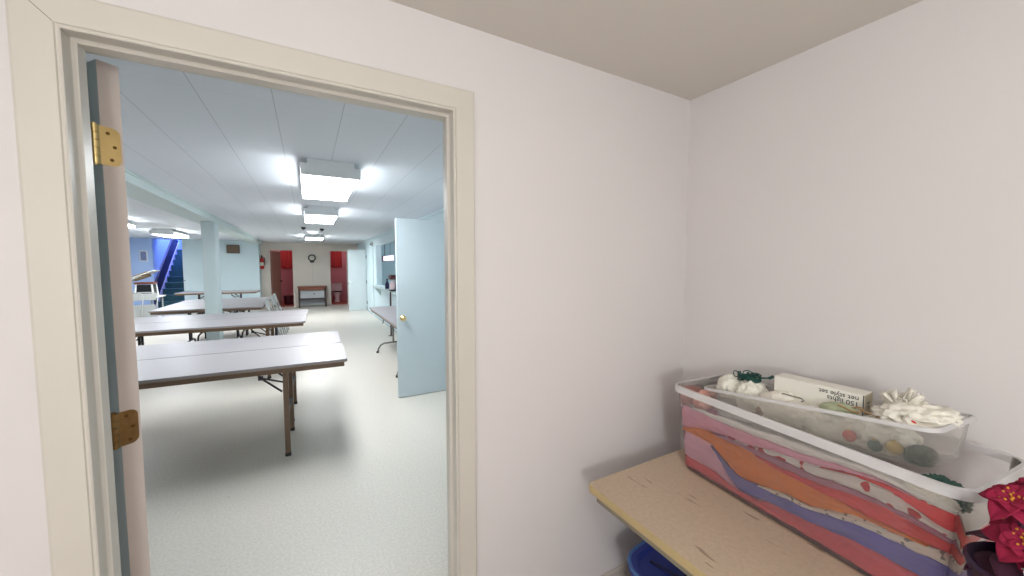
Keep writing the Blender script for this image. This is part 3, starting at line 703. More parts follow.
# ------------------------------------------------------------------ serving hatch
t = empty('serving_ledge', (HX, 9.15, 0.885)); tag(t, 'pale laminate serving ledge below the hatch in the right wall', 'counter')
MB().box((-0.18, -1.75, 0.005), (-0.021, 1.80, 0.044), bevel=0.004).build('counter_top', M['ledge'], t)
for y in (-1.2, 1.2): MB().prism([(-0.16, 0.005), (-0.002, 0.005), (-0.002, -0.2), (-0.02, -0.2)], y-0.015, y+0.015, 'y').build('bracket', M['ledge'], t)
t = empty('coffee_maker', (1.60, 8.2, 0.930)); tag(t, 'maroon and white coffee maker on the serving ledge', 'coffee maker')
MB().box((-0.07, -0.11, 0), (0.12, 0.11, 0.035), bevel=0.008).build('base', M['black'], t)
MB().box((0.06, -0.11, 0.035), (0.12, 0.11, 0.25), bevel=0.008).build('tower', M['maroon'], t)
MB().box((-0.075, -0.12, 0.25), (0.12, 0.12, 0.345), bevel=0.012).build('head', M['maroon'], t)
MB().lathe([(0.0, 0.036), (0.06, 0.037), (0.068, 0.10), (0.06, 0.17), (0.04, 0.20), (0.04, 0.215), (0.0, 0.215)], c=(-0.01, 0, 0), n=20).build('jug', M['porcelain'], t, smooth='auto')
t = empty('bottle', (1.63, 9.05, 0.930)); tag(t, 'small dark bottle on the serving ledge left of the coffee maker', 'bottle')
MB().lathe([(0.0, 0), (0.045, 0.0), (0.048, 0.01), (0.048, 0.11), (0.03, 0.15), (0.016, 0.175), (0.016, 0.20)], n=18).build('body', M['navy'], t, smooth='auto')
MB().lathe([(0.019, 0.20), (0.019, 0.235), (0.0, 0.236)], n=14).build('cap', M['black'], t, smooth='auto')
t = empty('electrical_post', (1.505, 8.0, 0.0)); tag(t, 'thin dark post standing under the coffee maker at the ledge', 'post')
MB().box((-0.018, -0.018, 0.008), (0.012, 0.018, 0.925)).build('shaft', M['wooddark'], t)
MB().box((-0.05, -0.05, 0), (0.05, 0.05, 0.008)).build('base_plate', M['wooddark'], t)
t = empty('lit_sign', (1.96, 10.75, 1.675)); tag(t, 'small glowing pale sign with a dark end seen through the serving hatch', 'sign')
MB().box((-0.03, -0.72, -0.065), (0.03, 0.50, 0.065), bevel=0.006).build('lit_face', M['sign'], t)
MB().box((-0.035, 0.50, -0.08), (0.035, 0.72, 0.08), bevel=0.004).build('end_cap', M['black'], t)
m = MB(); m.cyl((0, -0.4, 0.065), (0, -0.4, ZC-1.675), 0.004, 8); m.cyl((0, 0.4, 0.065), (0, 0.4, ZC-1.675), 0.008, 8); m.build('hanging_rod', M['legdark'], t)
t = empty('wall_hook', (HX-0.02, 11.55, 2.06)); tag(t, 'small grey fitting high on the right wall past the hatch', 'fitting')
MB().box((-0.03, -0.05, -0.02), (0.02, 0.05, 0.11), bevel=0.008).build('body', M['chairgrey'], t)
MB().cyl((-0.03, 0, 0.04), (-0.06, 0, 0.03), 0.02, 12).build('lens', M['black'], t)

# ------------------------------------------------------------------ storeroom table
TT = 0.67
tb = empty('work_table', (1.27, 0.26, 0)); tag(tb, 'low table with a worn tan particle-board top in the storeroom corner', 'table')
x0, x1, y0, y1 = 0.898-1.27, 1.640-1.27, -0.95-0.26, 1.045-0.26
MB().prism(rrect(x0+0.004, y0+0.004, x1-0.004, y1-0.004, 0.013), TT-0.006, TT, 'z').build('tabletop', M['board'], tb)
m = MB()
for i, (e, za, zb) in enumerate(((0.0015, TT-0.0105, TT-0.001), (0.0, TT-0.0195, TT-0.0105), (0.0015, TT-0.028, TT-0.0195))):
    ring = rrect(x0+e, y0+e, x1-e, y1-e, 0.016)
    inn = rrect(x0+0.006, y0+0.006, x1-0.006, y1-0.006, 0.011)
    A = [m.bm.verts.new((*p, za)) for p in ring]; B = [m.bm.verts.new((*p, zb)) for p in ring]
    C_ = [m.bm.verts.new((*p, za)) for p in inn]; D_ = [m.bm.verts.new((*p, zb)) for p in inn]; n = len(ring)
    for k in range(n):
        j = (k+1) % n
        m.bm.faces.new((A[k], A[j], B[j], B[k])); m.bm.faces.new((B[k], B[j], D_[j], D_[k])); m.bm.faces.new((D_[k], D_[j], C_[j], C_[k])); m.bm.faces.new((C_[k], C_[j], A[j], A[k]))
m.build('edge_moulding', M['edgemold'], tb)
MB().prism(rrect(x0+0.008, y0+0.008, x1-0.008, y1-0.008, 0.010), TT-0.0285, TT-0.0065, 'z').build('core_board', M['underedge'], tb)
m = MB(); a0, a1, b0, b1 = x0+0.022, x1-0.03, y0+0.03, y1-0.03; za, zb = TT-0.062, TT-0.029
m.box((a0, b0, za), (a0+0.02, b1, zb)); m.box((a1-0.02, b0, za), (a1, b1, zb)); m.box((a0+0.02, b0, za), (a1-0.02, b0+0.02, zb)); m.box((a0+0.02, b1-0.02, za), (a1-0.02, b1, zb))
m.build('apron', M['underedge'], tb)
for yy in (b0+0.35, b1-0.38):
    for xx in (a0+0.10, a1-0.10):
        MB().cyl((xx, yy, 0), (xx, yy, zb), 0.014, 12).build('leg', M['tablelegs'], tb, smooth='auto')

# ------------------------------------------------------------------ blue tote under the table
t = empty('storage_tote', (1.297, 0.70, 0), R(8)); tag(t, 'dark blue plastic storage tote with lid under the storeroom table', 'tote')
def rr_loft(levels, r_n=7):
    """levels: list of (x0,y0,x1,y1,r,z); returns MB with outer skin"""
    m = MB(); rings = []
    for (a, b, c, d, r, z) in levels: rings.append([m.bm.verts.new((*p, z)) for p in rrect(a, b, c, d, r, r_n)])
    for A, B in zip(rings[:-1], rings[1:]):
        n = len(A)
        for k in range(n): m.bm.faces.new((A[k], A[(k+1) % n], B[(k+1) % n], B[k]))
    m.bm.faces.new(rings[0][::-1]); m.bm.faces.new(rings[-1])
    return m
rr_loft([(-0.17, -0.33, 0.19, 0.29, 0.07, 0), (-0.20, -0.36, 0.22, 0.33, 0.085, 0.29)]).build('tub', M['bluerim'], t, smooth='auto')
lidz = 0.29
rr_loft([(-0.212, -0.372, 0.232, 0.342, 0.095, lidz+0.001), (-0.218, -0.378, 0.238, 0.348, 0.10, lidz+0.012), (-0.216, -0.376, 0.236, 0.346, 0.10, lidz+0.036), (-0.206, -0.366, 0.226, 0.336, 0.09, lidz+0.042),
         (-0.190, -0.350, 0.210, 0.320, 0.076, lidz+0.040), (-0.180, -0.340, 0.200, 0.310, 0.07, lidz+0.022)]).build('lid', M['bluetote'], t, smooth='auto')
m = MB(); m.tube([(*p, lidz+0.037) for p in rrect(-0.215, -0.375, 0.235, 0.345, 0.099, 7)], 0.008, 8, closed=True); m.build('lid_rim', M['bluerim'], t, smooth=True)
m = MB(); m.tube([(-0.10, 0.28, lidz+0.024), (-0.09, 0.16, lidz+0.03), (0.02, 0.14, lidz+0.03), (0.10, 0.17, lidz+0.03), (0.11, 0.28, lidz+0.024)], 0.006, 8); m.build('lid_rib', M['navy'], t, smooth=True)

# ------------------------------------------------------------------ the two plastic tubs
A6 = R(5.3)
U = Vector((-math.sin(A6), -math.cos(A6), 0)); W_ = Vector((math.cos(A6), -math.sin(A6), 0))
P0 = Vector((1.309, 0.950, TT+0.0015))
def tub_frame(P, u, v, wv=Vector((0, 0, 1))):
    M4 = Matrix.Identity(4); M4.col[0][:3] = u; M4.col[1][:3] = v; M4.col[2][:3] = wv; M4.translation = P
    return M4
FB = tub_frame(P0, U, W_)
BL, BW, BH, FL = 0.735, 0.283, 0.336, 0.026
def open_tub(ln, wd, h, fl, rad, th=0.003):
    """thin-walled tub, open at the top, with outside/inside skins (local x length, y width)"""
    m = MB()
    def lev(t, ins):
        o = fl*t-ins; return (-o, -o, ln+o, wd+o)
    seq = []
    for t_, ins, z in ((0.0, 0.012, 0.0), (0.01, 0.003, 0.006), (0.05, 0.0, 0.02), (0.5, 0.0, 0.5*h), (0.96, 0.0, 0.96*h), (1.0, 0.0, h)): seq.append((*lev(t_, ins), rad, z))
    rings = [[m.bm.verts.new((*p, z)) for p in rrect(a, b, c, d, r, 7)] for (a, b, c, d, r, z) in seq]
    for A, B in zip(rings[:-1], rings[1:]):
        n = len(A)
        for k in range(n): m.bm.faces.new((A[k], A[(k+1) % n], B[(k+1) % n], B[k]))
    m.bm.faces.new(rings[0][::-1])
    return m
def rim_lip(ln, wd, h, fl, rad, drop=0.022, out=0.010):
    m = MB(); o = fl
    prof = [(o+0.0005, h-0.004), (o+0.0005, h+0.002), (o+out-0.002, h+0.002), (o+out, h), (o+out+0.002, h-drop), (o+out-0.001, h-drop), (o+out-0.003, h-0.004)]
    rings = [[m.bm.verts.new((*p, z)) for p in rrect(-e, -e, ln+e, wd+e, rad+max(e-o, 0), 7)] for e, z in prof]
    n = len(rings[0])
    for i in range(len(rings)):
        A, B = rings[i], rings[(i+1) % len(rings)]
        for k in range(n): m.bm.faces.new((A[k], A[(k+1) % n], B[(k+1) % n], B[k]))
    return m
big = empty('storage_tub', (0, 0, 0)); big.matrix_world = FB; tag(big, 'large clear plastic tub full of folded colourful cloths on the table', 'tub')
open_tub(BL, BW, BH, FL, 0.045).build('tub_body', M['tub'], big, smooth='auto')
rim_lip(BL, BW, BH, FL, 0.045).build('rim', M['tubrim'], big, smooth='auto')

# cloth layers inside the big tub: every folded cloth a closed slab between two height curves
S = [0.0, .14, .33, .56, .82, 1.0]
def interp(tab, s):
    for i in range(len(S)-1):
        if s <= S[i+1]+1e-9:
            t = (s-S[i])/(S[i+1]-S[i]); t = t*t*(3-2*t); return tab[i]+(tab[i+1]-tab[i])*t
    return tab[-1]
GC = 'folded cloths in the large clear tub'
CL = [  # name, thickness table (cm), colour, spots, label
    ('red_base', [2.6, 2.8, 1.6, 4.4, 7.0, 6.5], cloth('coral_red_cloth', (254, 100, 112), var=0.12), 'coral red folded cloth at the bottom of the large clear tub'),
    ('pink', [6.0, 7.5, 0.4, 0, 0, 0], cloth('light_pink_cloth', (252, 198, 220), var=0.06), 'light pink folded cloth at the left end of the tub'),
    ('navy', [0, 0, 4.3, 4.0, 5.2, 6.0], cloth('violet_blue_cloth', (124, 120, 204), var=0.12), 'violet-blue folded cloth low in the middle of the tub'),
    ('print', [0, 0, 0, 1.1, 2.6, 3.0], cloth('ivory_print_cloth', (248, 240, 228), 60, (150, 150, 140)), 'ivory printed cloth just above the violet-blue one'),
    ('orange', [0.8, 2.8, 9.0, 6.4, 1.4, 0], cloth('orange_cloth', (255, 146, 62), var=0.1), 'bright orange crumpled cloth in the left half of the tub'),
    ('coral', [0, 0, 0, 1.4, 4.2, 3.0], cloth('red_cloth', (252, 82, 82), var=0.15), 'red cloth in the right half of the tub'),
    ('plum', [0, 0, 1.3, 2.3, 1.5, 1.2], cloth('plum_cloth', (196, 132, 156), var=0.12), 'thin plum cloth over the orange and red ones'),
    ('white', [0, 0, 0.4, 2.6, 4.0, 1.4], cloth('white_print_cloth', (248, 242, 234), 26, (214, 60, 66)), 'white cloth printed with red leaves, upper right of the tub'),
    ('red_top', [0, 0, 0, 0, 1.0, 4.2], cloth('scarlet_cloth', (252, 72, 78), var=0.12), 'scarlet cloth at the upper right end of the tub'),
    ('rose', [5.0, 4.5, 3.6, 2.6, 0.6, 0], cloth('rose_cloth', (254, 176, 198), var=0.14), 'rose pink cloth on top at the left of the tub'),
    ('grey', [0, 0.6, 1.6, 1.8, 1.2, 1.0], cloth('pale_grey_cloth', (240, 234, 228), var=0.05), 'pale grey-white cloth topmost in the large tub'),
]
def seg_range(tab):
    lo, hi = 0.0, 1.0
    ss = [i/80 for i in range(81)]
    on = [s for s in ss if interp(tab, s) > 0.25]
    return on[0], on[-1]
HT = [0.245, 0.258, 0.264, 0.272, 0.282, 0.268]     # height of the pile against the front wall
def pile(s, n):
    """height under the n-th cloth at the front wall"""
    tot = sum(interp(c[1], s) for c in CL); f = interp(HT, s)/tot
    z = 0.008+sum(interp(c[1], s) for c in CL[:n])*f
    if 0 < n < len(CL): z += 0.0050*noise.noise((s*7.0+n*5.3, n*1.7, 0.4))+0.0028*noise.noise((s*19.0+n*2.1, n*3.7, 1.4))
    return z
def cloth_layers():
    NQ = 14
    for idx, (nm, tab, mt, lab) in enumerate(CL):
        s0, s1 = seg_range(tab)
        NSg = max(12, int(120*(s1-s0)))
        ph = random.Random(idx*7+1).random()*9
        m = MB(); rows = []
        for i in range(NSg+1):
            s = s0+(s1-s0)*i/NSg
            zb = pile(s, idx)+0.0007; zt = max(pile(s, idx+1)-0.0007, zb+0.0012); th = zt-zb
            drop = lambda y: 1.0-0.27*max(0.0, min(1.0, (y-0.012)/0.05))     # the pile sinks behind the front wall
            ring = []; yb = BW+FL*0.2-0.012
            for k in range(9):     # rounded fold against the front wall
                a = -PI/2 - PI*k/8
                yy = 0.007-FL*((zb+th/2)/BH) + min(th*0.5, 0.012)*(1+math.cos(a))*0.8 + 0.0050*(1+noise.noise((s*18+ph, k*0.55, idx))) + 0.0045*abs(noise.noise((s*46+zb*60+ph, zb*70+k*0.8, idx*2)))
                zz = zb+th/2+math.sin(a)*th/2
                ring.append((yy, zz))
            y8, y0 = ring[8][0], ring[0][0]
            for k in range(1, NQ+1):
                q = (k/NQ)**1.3; y = y8+(yb-y8)*q
                zz = zt*drop(y)+ (0.004*noise.noise((s*14+ph, y*30, 5.0)) if idx == len(CL)-1 else 0)
                ring.append((y, zz))
            for k in range(NQ):
                q = ((NQ-k)/NQ)**1.3; y = y0+(yb-y0)*q
                ring.append((y, zb*drop(y)))
            x = 0.012-FL*(zb/BH)*0.8+(BL-0.024+FL*(zb/BH)*1.6)*s
            rows.append([m.bm.verts.new((x, y, z)) for y, z in ring])
        n = len(rows[0])
        for A, B in zip(rows[:-1], rows[1:]):
            for k in range(n): m.bm.faces.new((A[k], A[(k+1) % n], B[(k+1) % n], B[k]))
        m.bm.faces.new(rows[0][::-1]); m.bm.faces.new(rows[-1])
        o = m.build('folded_cloth', mt, None, smooth='auto'); o.matrix_world = FB
        tag(o, lab, 'cloth', GC)
cloth_layers()

# ------------------------------------------------------------------ inner tub
IFL = Vector((1.407, 0.9295, CAMZ-0.500)); IFR = Vector((1.338, 0.277, CAMZ-0.405))
u2 = (IFR-IFL); IL = u2.length; u2.normalize(); v2 = Vector((0, 0, 1)).cross(u2).normalized(); w2 = u2.cross(v2).normalized()
IH, IFLR = 0.114, 0.022
IW = 0.225
Pin = IFL - w2*IH + u2*IFLR + v2*IFLR
FI = tub_frame(Pin, u2, v2, w2)
ILb, IWb = IL-2*IFLR, IW-2*IFLR
inner = empty('storage_tub', (0, 0, 0)); inner.matrix_world = FI; tag(inner, 'smaller frosted tub of christmas decorations sitting inside the large tub', 'tub')
open_tub(ILb, IWb, IH, IFLR, 0.025, 0.0025).build('tub_body', M['tub2'], inner, smooth='auto')
rim_lip(ILb, IWb, IH, IFLR, 0.025, 0.008, 0.007).build('rim', M['tubrim'], inner, smooth='auto')
def inn(x, y, z): return FI @ Vector((x, y, z))

def crumple(name, c, sx, sy, sz, seed, m, label, cat, amp=0.35, freq=3.0, frame=None, sub=5):
    mb = MB(); bmesh.ops.create_icosphere(mb.bm, subdivisions=sub, radius=1.0)
    off = Vector((seed*3.7, seed*1.3, seed*2.1))
    for v in mb.bm.verts:
        p = v.co.copy()
        r = 1.0 + amp*(1-abs(noise.noise(p*freq+off))*2.2)*0.5 + amp*0.55*(0.5-abs(noise.noise(p*freq*2.3+off)))
        v.co = Vector((p.x*r*sx, p.y*r*sy, max(p.z*r, -0.75)*sz))
    o = mb.build(name, m, None, smooth=True)
    o.matrix_world = (frame if frame is not None else FI) @ Matrix.Translation(c)
    tag(o, label, cat); return o
# filling of the inner tub
crumple('white_fleece', (0.034, 0.078, 0.108), 0.048, 0.054, 0.046, 1, M['foam'], 'lump of white fleece at the left end of the smaller tub', 'fleece', 0.3, 2.2)
crumple('white_fleece', (0.122, 0.066, 0.082), 0.046, 0.054, 0.064, 2, M['foam'], 'white fleece under the green wire in the smaller tub', 'fleece', 0.3, 2.2)
crumple('tissue_paper', (0.240, 0.046, 0.066), 0.078, 0.044, 0.058, 3, M['whitecloth'], 'crumpled pale tissue in the middle of the smaller tub', 'tissue', 0.3, 2.6)
crumple('white_cloth', (0.566, 0.088, 0.116), 0.060, 0.068, 0.026, 5, M['whitecloth'], 'crinkled white cloth heaped at the right end of the smaller tub', 'cloth', 0.7, 2.6)
crumple('tissue_paper', (0.375, 0.074, 0.048), 0.075, 0.050, 0.058, 21, M['whitecloth'], 'crumpled pale tissue below the carton print, behind the red bauble', 'tissue', 0.3, 2.6)
crumple('tissue_paper', (0.500, 0.076, 0.042), 0.066, 0.050, 0.050, 23, M['foam'], 'crumpled pale tissue under the heaped white cloth, behind the gold bauble', 'tissue', 0.3, 2.6)
def crinkle_fan():
    # gathered, crinkled loops of the white cloth standing up in a loose fan
    m = MB(); c = Vector((0.540, 0.096, 0.126)); rnd = random.Random(4)
    for k in range(15):
        a = rnd.uniform(0, 2*PI); tilt = rnd.uniform(0.25, 1.15); L = rnd.uniform(0.040, 0.066); wd = rnd.uniform(0.012, 0.022); cur = rnd.uniform(0.2, 0.7)
        dirv = Vector((math.cos(a)*math.sin(tilt), math.sin(a)*math.sin(tilt)*0.7, math.cos(tilt))); side = dirv.cross(Vector((rnd.uniform(-.3, .3), rnd.uniform(-.3, .3), 1))).normalized(); nrm = side.cross(dirv)
        rows = []
        for i in range(9):
            u = i/8; wv = wd*(0.35+0.65*math.sin(PI*min(1, u*0.75+0.15)))
            rows.append([m.bm.verts.new(c+dirv*L*u+side*wv*v_+nrm*(0.0055*math.sin(v_*5.5+k)*(0.3+u)+cur*0.03*u*u*(1 if k % 2 else -1))+Vector((0, 0, 0.004*noise.noise((k, u*4, v_*2))))) for v_ in (-1, -.75, -.5, -.25, 0, .25, .5, .75, 1)])
        for A, B in zip(rows[:-1], rows[1:]):
            for j in range(8): m.bm.faces.new((A[j], A[j+1], B[j+1], B[j]))
    o = m.build('gathered_bow', M['whitecloth'], None, smooth=True); o.matrix_world = FI
    md = o.modifiers.new('thick', 'SOLIDIFY'); md.thickness = 0.0015
    tag(o, 'white gathered bow standing up from the heaped white cloth', 'bow')
crinkle_fan()
# carton of lights, printed upside down
def carton():
    t = empty('lights_carton', (0, 0, 0))
    a = Vector((1.452, 0.690, CAMZ-0.3935)); b = Vector((1.462, 0.447, CAMZ-0.3935))
    u = (b-a); u.z = 0; ln = u.length; u.normalize(); v = Vector((0, 0, 1)).cross(u)
    hh = 0.082
    F = tub_frame(Vector((a.x, a.y, a.z-hh)), u, v); t.matrix_world = F
    tag(t, 'white printed carton standing in the smaller tub', 'carton')
    MB().box((0, 0, 0), (ln, 0.066, hh), bevel=0.0015, seg=1).build('box_panel', M['carton'], t).name = 'carton_body'
    MB().box((ln+0.0002, 0.001, 0.001), (ln+0.0012, 0.065, hh-0.001)).build('end_panel', M['cartonend'], t)
    MB().box((ln-0.0035, -0.0006, 0.001), (ln-0.0005, -0.0002, hh-0.001)).build('edge_line', M['print'], t)
    def text(s, x, z, size, name, end=False, fl=0.0):
        cu = bpy.data.curves.new(name, 'FONT'); cu.body = s; cu.size = size; cu.extrude = 0.0001; cu.offset = 0.00022
        tmp = bpy.data.objects.new(name, cu); COL.objects.link(tmp)
        bpy.context.view_layer.update()
        me = bpy.data.meshes.new_from_object(tmp.evaluated_get(bpy.context.evaluated_depsgraph_get()))
        bpy.data.objects.remove(tmp)
        me.materials.clear(); me.materials.append(M['print'])
        o = bpy.data.objects.new(name, me); COL.objects.link(o); o.parent = t
        # text plane: front face (-y); upside down = rotated by 180 degrees in the face plane
        if not end:
            o.matrix_local = Matrix.Translation((x, -0.0005, z)) @ Matrix.Rotation(PI, 4, 'Y') @ Matrix.Rotation(PI/2, 4, 'X')
        else:
            o.matrix_local = Matrix.Translation((ln+0.0018, x, z)) @ Matrix.Rotation(PI/2, 4, 'Z') @ Matrix.Rotation(PI, 4, 'Y') @ Matrix.Rotation(PI/2, 4, 'X')
        return o
    text('150 lights', ln-0.012, hh-0.026, 0.0205, 'printed_words')
    text('net style set', ln-0.012, hh-0.0095, 0.0205, 'printed_words')
    text('150', 0.042, hh-0.036, 0.013, 'printed_words', True)
    text('lights', 0.042, hh-0.024, 0.013, 'printed_words', True)
carton()
# green light string and plug on top of the fleece
rnd = random.Random(11); pts = []
for k in range(150):
    a = k*0.42; rr = 0.012+0.016*abs(math.sin(k*0.31))
    pts.append(inn(0.112+rr*1.5*math.cos(a)+0.004*math.sin(k*1.7), 0.070+rr*1.0*math.sin(a), 0.160+0.011*math.sin(k*0.83)+0.005*math.cos(k*0.37)))
t = empty('light_string', pts[0]); t.location = (0, 0, 0); tag(t, 'tangled dark green string of lights on top of the white fleece', 'light string')
MB().tube(pts, 0.0023, 6).build('wire', M['greenwire'], t, smooth=True)
loop = [inn(0.058+0.010*math.cos(a), 0.072, 0.168+0.012*math.sin(a)) for a in [2*PI*k/18 for k in range(18)]]
MB().tube(loop, 0.0020, 6, closed=True).build('wire_loop', M['greenwire'], t, smooth=True)
MB().tube([inn(0.085, 0.07, 0.168), inn(0.095, 0.07, 0.183), inn(0.110, 0.07, 0.187), inn(0.130, 0.07, 0.180), inn(0.138, 0.07, 0.168)], 0.0020, 6).build('wire_loop', M['greenwire'], t, smooth=True)
MB().tube([inn(0.140, 0.07, 0.164), inn(0.165, 0.07, 0.165), inn(0.190, 0.07, 0.167)], 0.0032, 8).build('wire_end', M['greenwire'], t, smooth=True)
MB().cyl(inn(0.190, 0.07, 0.167), inn(0.205, 0.07, 0.176), 0.0052, 10).build('plug', M['greenwire'], t)
for k in range(9):
    p = pts[k*16+5]; MB().cyl(p, p+Vector((0.004*math.cos(k*2), 0.006*math.sin(k*2), 0.010)), 0.0034, 8).build('bulb_socket', M['greenwire'], t)
t = empty('ornament_wire', (0, 0, 0)); tag(t, 'thin dark bent wire lying across the smaller tub in front of the carton', 'wire')
MB().tube([inn(0.250, 0.03, 0.123), inn(0.262, 0.028, 0.130), inn(0.290, 0.026, 0.127), inn(0.318, 0.024, 0.125), inn(0.328, 0.022, 0.119), inn(0.320, 0.020, 0.114)], 0.0016, 6).build('wire_strand', M['darkwire'], t, smooth=True)
crumple('sage_paper', (0.412, 0.040, 0.106), 0.042, 0.030, 0.018, 8, M['sage'], 'sage green crumpled paper in front of the carton print', 'paper', 0.3, 2.5)
t = empty('ribbon', (0, 0, 0)); tag(t, 'tan and red ribbon loop near the carton end', 'ribbon')
MB().tube([inn(0.448+0.03*math.cos(a), 0.028+0.012*math.sin(a), 0.118+0.006*math.sin(2*a)) for a in [2*PI*k/20 for k in range(20)]], 0.0026, 6, closed=True).build('loop', M['tanribbon'], t, smooth=True)
MB().tube([inn(0.470, 0.025, 0.121), inn(0.495, 0.02, 0.117), inn(0.515, 0.014, 0.113), inn(0.535, 0.010, 0.110)], 0.0022, 6).build('tail', M['tanribbon'], t, smooth=True)
crumple('red_bow', (0.588, 0.012, 0.113), 0.008, 0.006, 0.005, 9, M['redball'], 'tiny red bow tucked at the front of the white cloth', 'bow', 0.3, 2.0, sub=3)
def bauble(c, r, m, lab):
    t = empty('bauble', (0, 0, 0)); t.matrix_world = FI @ Matrix.Translation(c); tag(t, lab, 'bauble', 'baubles in the smaller tub')
    MB().sphere((0, 0, 0), r, u=20, v=14).build('ball', m, t, smooth=True)
    MB().cyl((0, 0, r*0.96), (0, 0, r*1.2), r*0.25, 12).build('cap', M['goldball'], t)
bauble((0.445, 0.016, 0.040), 0.0165, M['redball'], 'red bauble behind the frosted wall below the carton print')
bauble((0.545, 0.017, 0.034), 0.018, M['goldball'], 'gold bauble at the right of the smaller tub')
bauble((0.503, 0.015, 0.028), 0.016, mat('teal_bauble', (88, 124, 122), 0.4), 'teal bauble between the red and gold ones')
bauble((0.186, 0.010, 0.058), 0.015, mat('brown_bauble', (150, 108, 88), 0.4), 'brown bauble left of the middle in the smaller tub')
crumple('pine_sprig', (0.585, 0.045, 0.020), 0.020, 0.030, 0.018, 12, M['pinegreen'], 'dark pine green garland at the right end of the large tub', 'garland', 0.9, 4.0)
# things lying in the big tub around the inner one
crumple('pink_bundle', (0.012, 0.115, 0.262), 0.022, 0.055, 0.040, 15, cloth('salmon_cloth', (226, 170, 160)), 'salmon bundle tucked at the left end of the large tub', 'bundle', 0.3, 2.4, frame=FB)
crumple('pine_garland', (0.690, 0.075, 0.268), 0.032, 0.034, 0.026, 16, M['pinegreen'], 'green garland piece under the right corner of the smaller tub', 'garland', 0.9, 4.5, frame=FB)
crumple('white_tuft', (0.690, 0.018, 0.272), 0.035, 0.014, 0.018, 18, M['foam'], 'white tuft pressed against the front right of the large tub', 'tuft', 0.7, 4.0, frame=FB)

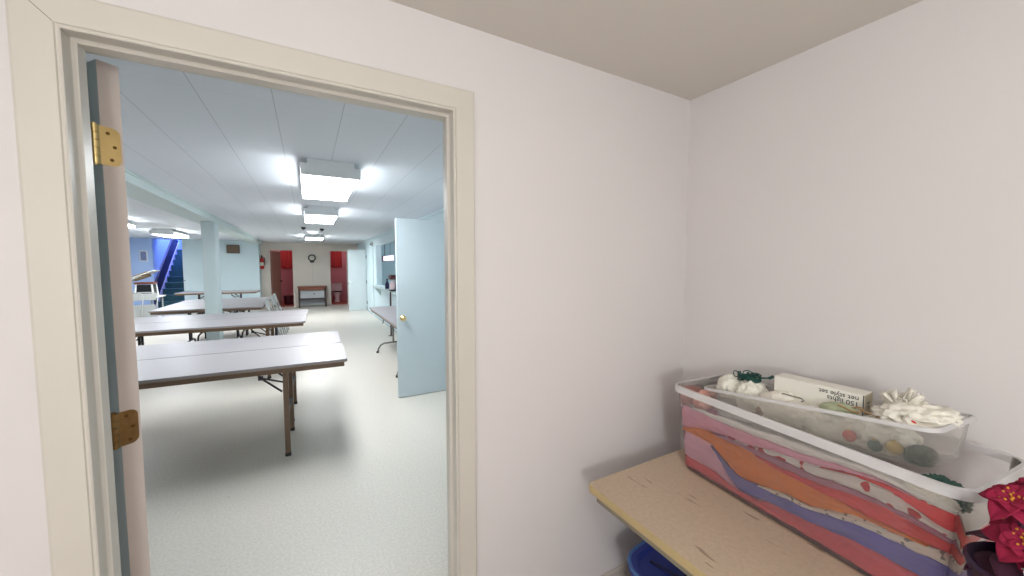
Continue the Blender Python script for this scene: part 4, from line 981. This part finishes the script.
# ------------------------------------------------------------------ poinsettia
def poinsettia():
    C = Vector((1.165, 0.092, TT+0.001))
    t = empty('poinsettia', C); tag(t, 'crimson cloth poinsettia in a dark purple pot right of the large tub', 'flower')
    MB().lathe([(0.0, 0), (0.068, 0.0), (0.074, 0.01), (0.091, 0.215), (0.098, 0.242), (0.093, 0.247), (0.080, 0.235), (0.0, 0.220)], n=24).build('pot', M['potwrap'], t, smooth='auto')
    rnd = random.Random(5)
    def head(cpos, nrm, size, nm='flower_head'):
        cpos = Vector(cpos); nrm = Vector(nrm).normalized()
        q = nrm.to_track_quat('Z', 'Y').to_matrix().to_4x4(); F = Matrix.Translation(cpos) @ q
        m = MB()
        def petal(ang, L, Wd, lift, droop, z0):
            NU, NV = 8, 4; g = []
            for i in range(NU+1):
                u = i/NU; half = Wd*math.sin(PI*min(1, u*0.92+0.08))**0.8*(1-0.25*u)*0.5
                if i == NU: half = 0.0008
                row = []
                for j in range(-NV, NV+1):
                    v_ = j/NV
                    x = u*L; y = half*v_; z = z0+lift*u-droop*u*u + abs(v_)*half*0.35 + 0.0035*noise.noise((u*4+ang*3, v_*2, ang))
                    p = Matrix.Rotation(ang, 4, 'Z') @ Vector((x, y, z)); row.append(m.bm.verts.new(F @ p))
                g.append(row)
            for A, B in zip(g[:-1], g[1:]):
                for k in range(len(A)-1): m.bm.faces.new((A[k], A[k+1], B[k+1], B[k]))
        for k in range(6): petal(k*PI/3+rnd.random()*0.2, size*rnd.uniform(0.9, 1.1), size*0.86, size*0.30, size*0.62, 0.0)
        for k in range(6): petal(k*PI/3+0.5+rnd.random()*0.2, size*rnd.uniform(0.62, 0.74), size*0.70, size*0.42, size*0.34, 0.006)
        o = m.build(nm, M['petal'], t, smooth=True); o.matrix_parent_inverse = Matrix.Translation(-C)
        md = o.modifiers.new('thick', 'SOLIDIFY'); md.thickness = 0.0012
        s = MB()
        for k in range(15):
            a = k*2.4; r_ = 0.0035*math.sqrt(k); b0_ = F @ Vector((r_*math.cos(a), r_*math.sin(a), 0.003)); tip = F @ Vector((r_*1.3*math.cos(a), r_*1.3*math.sin(a), 0.013+0.004*math.sin(k)))
            s.tube([b0_, (b0_+tip)/2, tip], 0.0012, 5); s.sphere(tip, 0.0021, u=8, v=6)
        so = s.build('stamens', M['stamen'], t, smooth=True); so.matrix_parent_inverse = Matrix.Translation(-C)
    heads = [((1.104, 0.126, 1.062), (-0.55, 0.10, 0.85), 0.046), ((1.118, 0.112, 0.992), (-0.85, 0.05, 0.52), 0.050), ((1.150, 0.082, 1.045), (-0.6, -0.1, 0.9), 0.052),
             ((1.205, 0.105, 1.065), (0.1, 0.2, 1), 0.052), ((1.118, 0.045, 1.010), (-0.85, -0.4, 0.5), 0.056), ((1.25, 0.01, 1.04), (0.5, -0.5, 0.8), 0.060), ((1.158, 0.128, 0.990), (-0.5, 0.5, 0.4), 0.046),
             ((1.130, 0.092, 0.935), (-0.95, 0.0, 0.25), 0.046), ((1.125, 0.020, 0.935), (-0.9, -0.3, 0.2), 0.055)]
    st_ = MB()
    for c, n_, s_ in heads:
        head(c, n_, s_)
        c = Vector(c); b_ = Vector((C.x, C.y, C.z+0.222)); st_.tube([b_+(c-b_)*0.02, b_*0.5+c*0.5+Vector((0, 0, -0.01)), c], 0.0035, 6)
    o = st_.build('stems', M['leafdark'], t, smooth=True); o.matrix_parent_inverse = Matrix.Translation(-C)
    m = MB()
    for k in range(9):
        a = 2*PI*k/9; c = C+Vector((0.02*math.cos(a), 0.02*math.sin(a), 0.245+0.02*(k % 3)))
        F = Matrix.Translation(c) @ Matrix.Rotation(a, 4, 'Z')
        g = [[m.bm.verts.new(F @ Vector((u*0.085, v_*0.040*math.sin(PI*min(1, u+0.05)), 0.02*u-0.05*u*u+abs(v_)*0.006))) for v_ in (-1, -0.5, 0, 0.5, 1)] for u in (0, 0.2, 0.4, 0.6, 0.8, 0.95)]
        for A, B in zip(g[:-1], g[1:]):
            for j in range(4): m.bm.faces.new((A[j], A[j+1], B[j+1], B[j]))
    o = m.build('leaves', M['leafdark'], t, smooth=True); o.matrix_parent_inverse = Matrix.Translation(-C)
    md = o.modifiers.new('thick', 'SOLIDIFY'); md.thickness = 0.001
    pts = [Vector((1.098-0.003*k*0.3, 0.112-0.004*k*0.5, 0.950+0.008*math.sin(k*1.9)-0.004*k)) for k in range(10)]
    o = MB().tube(pts, 0.0014, 6).build('wire_trim', M['silverwire'], t, smooth=True); o.matrix_parent_inverse = Matrix.Translation(-C); o['label'] = 'curly silver wire'
poinsettia()
